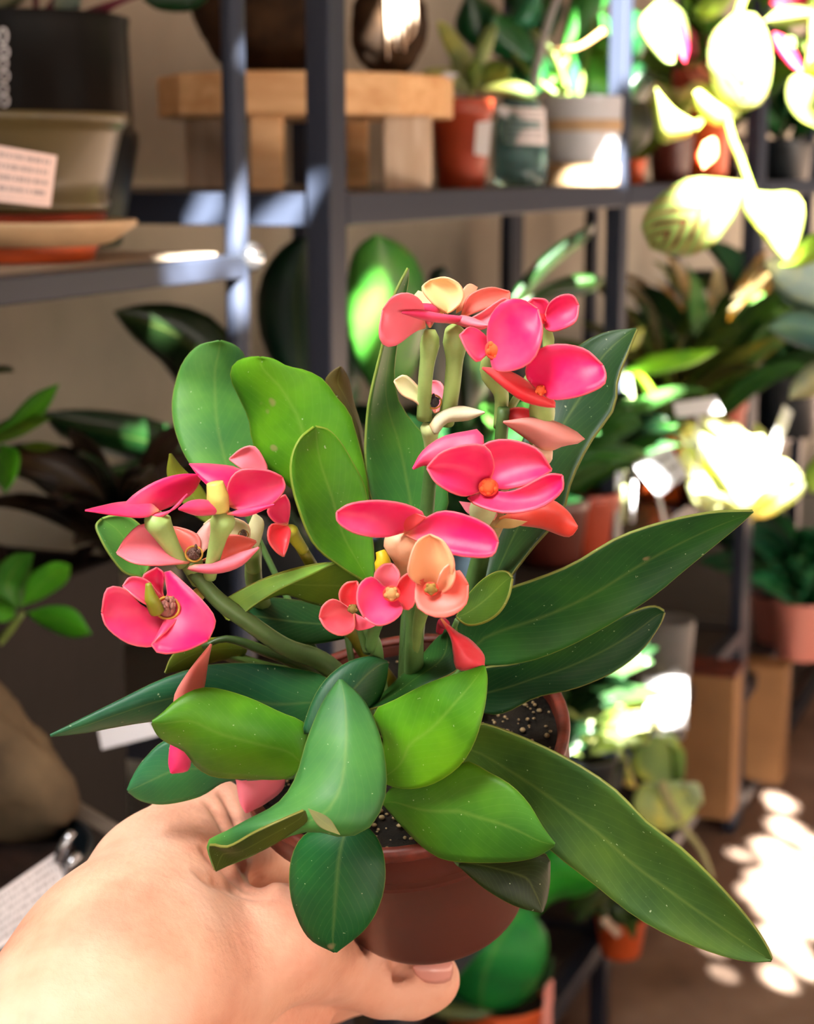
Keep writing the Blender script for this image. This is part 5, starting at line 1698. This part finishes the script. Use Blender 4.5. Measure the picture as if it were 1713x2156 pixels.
# ------------------------------------------------------------------ low shelves at the right
D_ = 2.66
b = Vector((P(1392, 1540, D_).x, P(1392, 1540, D_).y, .40))
cup = thing('trailing_plant', 'pale trailing plant in a tall cloudy plastic cup on the low shelf', 'potted plant', b)
ch = P(1392, 1292, D_).z - .40
lathe('plastic_cup', [(.034, 0), (.036, .002), (.045, ch), (.043, ch), (.035, .004)], b, M['plastic_clear'], cup, (0, 0, 1), 40)
lathe('soil', [(.034, .003), (.037, ch * .45), (.002, ch * .47)], b, M['white_ceramic'], cup)
card('cup_lit_patch', [(1356, 1424), (1446, 1424), (1446, 1535), (1358, 1535)], 2.60, M['plainwhite'], cup, .01, .0008)  # white card stands in for the sunlit patch on the cup
for o, c in (([(1380, 1545), (1335, 1570), (1330, 1620), (1370, 1650), (1425, 1640), (1436, 1590), (1420, 1550)], (150, 176, 104)), ([(1350, 1650), (1330, 1690), (1345, 1735), (1400, 1750), (1450, 1730), (1470, 1690), (1440, 1645)], (186, 204, 140)),
             ([(1300, 1560), (1320, 1600), (1335, 1660), (1310, 1650), (1295, 1600)], (176, 190, 120)), ([(1320, 1600), (1290, 1590), (1295, 1640), (1340, 1660)], (196, 186, 150)),
             ([(1430, 1650), (1470, 1650), (1480, 1690), (1450, 1710)], (210, 220, 190)), ([(1400, 1560), (1440, 1580), (1440, 1640), (1410, 1640)], (120, 150, 80)), ([(1310, 1540), (1350, 1530), (1370, 1560), (1330, 1575)], (190, 200, 120))):
    bpatch(o, [2.56, 2.53], lin(c), cup, 'bleaf', .01, .012)
ptube('stem', [(1392, 1400, 2.66), (1385, 1525, 2.585), (1390, 1640, 2.55), (1430, 1730, 2.54), (1475, 1790, 2.53), (1500, 1850, 2.53)], [7, 7, 7, 11, 8, 5], M['stem'], cup, lin((190, 184, 130)))
for i, (px, D, hw, y0, y1, lab) in enumerate(((1486, 2.98, .037, 1620, 1398, 'tan cardboard planter box with a red rim left of the double post'), (1600, 3.5, .034, 1545, 1390, 'tan cardboard box farther back right of the double post'))):
    q = P(px, y0, D)
    zt_ = P(px, y1, D).z
    zb_ = .17 if i == 0 else .05
    t = thing('cardboard_box', lab, 'box', Vector((q.x, q.y, zb_)), 'tan boxes on the bottom shelves')
    box('box_body', (q.x, q.y, (zt_ + zb_) / 2), (hw, .05, (zt_ - zb_) / 2), M['card'], t, ROW, .002)
    if i == 0:
        box('red_rim', (q.x, q.y, zt_ + .005), (hw + .003, .053, .0049), M['rimred'], t, ROW, .001)
    else:
        box('lid_flap', (q.x, q.y, zt_ + .003), (hw + .002, .052, .0029), M['card'], t, ROW, .001)
q = P(1640, 1340, 3.7)
t = thing('potted_plant', 'pink pot on the low far shelf behind the thin dark bars', 'potted plant', Vector((q.x, q.y, .27)), None)
pot_at(t, (q.x, q.y, .27), .05, .065, .10, 'pinkpot')
for i in range(14):
    an = i * 2.4
    st = Vector((q.x, q.y, .36))
    bleaf(t, st, st + Vector((math.cos(an) * .1, math.sin(an) * .1, .05 + .06 * random.random())), .05, vcol((24, 90, 50)), 'bleaf', .4)

# bottom centre: puckered green leaves in an orange pot
D_ = 2.12
q = P(1050, 2150, D_)
crk = thing('puckered_leaf_plant', 'plant with big puckered bright green leaves in an orange pot at the bottom', 'potted plant', Vector((q.x, q.y, .17)))
pot_at(crk, (q.x, q.y, .17), .055, .064, P(1050, 2085, D_).z - .17, 'orange')
for o, D, c in (([(1020, 2135), (945, 2100), (915, 2020), (950, 1940), (1030, 1895), (1110, 1910), (1152, 1970), (1140, 2050), (1090, 2115)], [2.08, 2.0, 2.03], (36, 150, 70)),
                ([(1100, 1960), (1130, 1870), (1140, 1795), (1200, 1795), (1270, 1860), (1230, 1885), (1160, 1900)], [2.12, 2.1], (46, 160, 50)),
                ([(1000, 2120), (930, 2120), (890, 2090), (900, 2040), (960, 2080)], [2.05, 2.0], (20, 80, 50)), ([(1050, 2130), (1110, 2110), (1160, 2060), (1165, 2010), (1110, 2050)], [2.08, 2.04], (26, 70, 40)),
                ([(1040, 2130), (1000, 2150), (920, 2140), (880, 2110), (950, 2110)], [2.02, 1.98], (120, 140, 100)), ([(1030, 2000), (960, 1900), (980, 1840), (1060, 1850), (1100, 1920)], [2.14, 2.12], (30, 110, 60))):
    bpatch(o, D, lin(c), crk, 'bleaf', .01, .02, wave=.004)
ptube('stem', [(1050, 2140, 2.12), (1080, 2040, 2.12), (1110, 1950, 2.12)], [9, 8, 6], M['stem'], crk, lin((60, 110, 50)))
tg3 = card('care_tag', [(1148, 2060), (1165, 2062), (1160, 2200), (1135, 2200)], 2.06, M['pinkpot'], None, 0, .001, loc=P(1150, 2200, 2.06))
tag(tg3, 'pink strip tag beside the orange pot at the bottom', 'tag')
q = P(1305, 2025, 2.45)
t = thing('potted_plant', 'small orange pot with a drooping plant at the foot of the shelf', 'potted plant', Vector((q.x, q.y, .17)))
pot_at(t, (q.x, q.y, .17), .028, .036, P(1305, 1915, 2.45).z - .17, 'orange')
for i in range(16):
    an = i * 2.4
    st = Vector((q.x, q.y, .17 + .065))
    bleaf(t, st, st + Vector((math.cos(an) * .08, math.sin(an) * .08, .03 * random.random() - .01)), .03, vcol((40, 66, 30)), 'dleaf', .4)
card('tag_card', [(1262, 1938), (1278, 1928), (1310, 1965), (1298, 1975)], 2.36, M['woodw'], t, 0, .001)
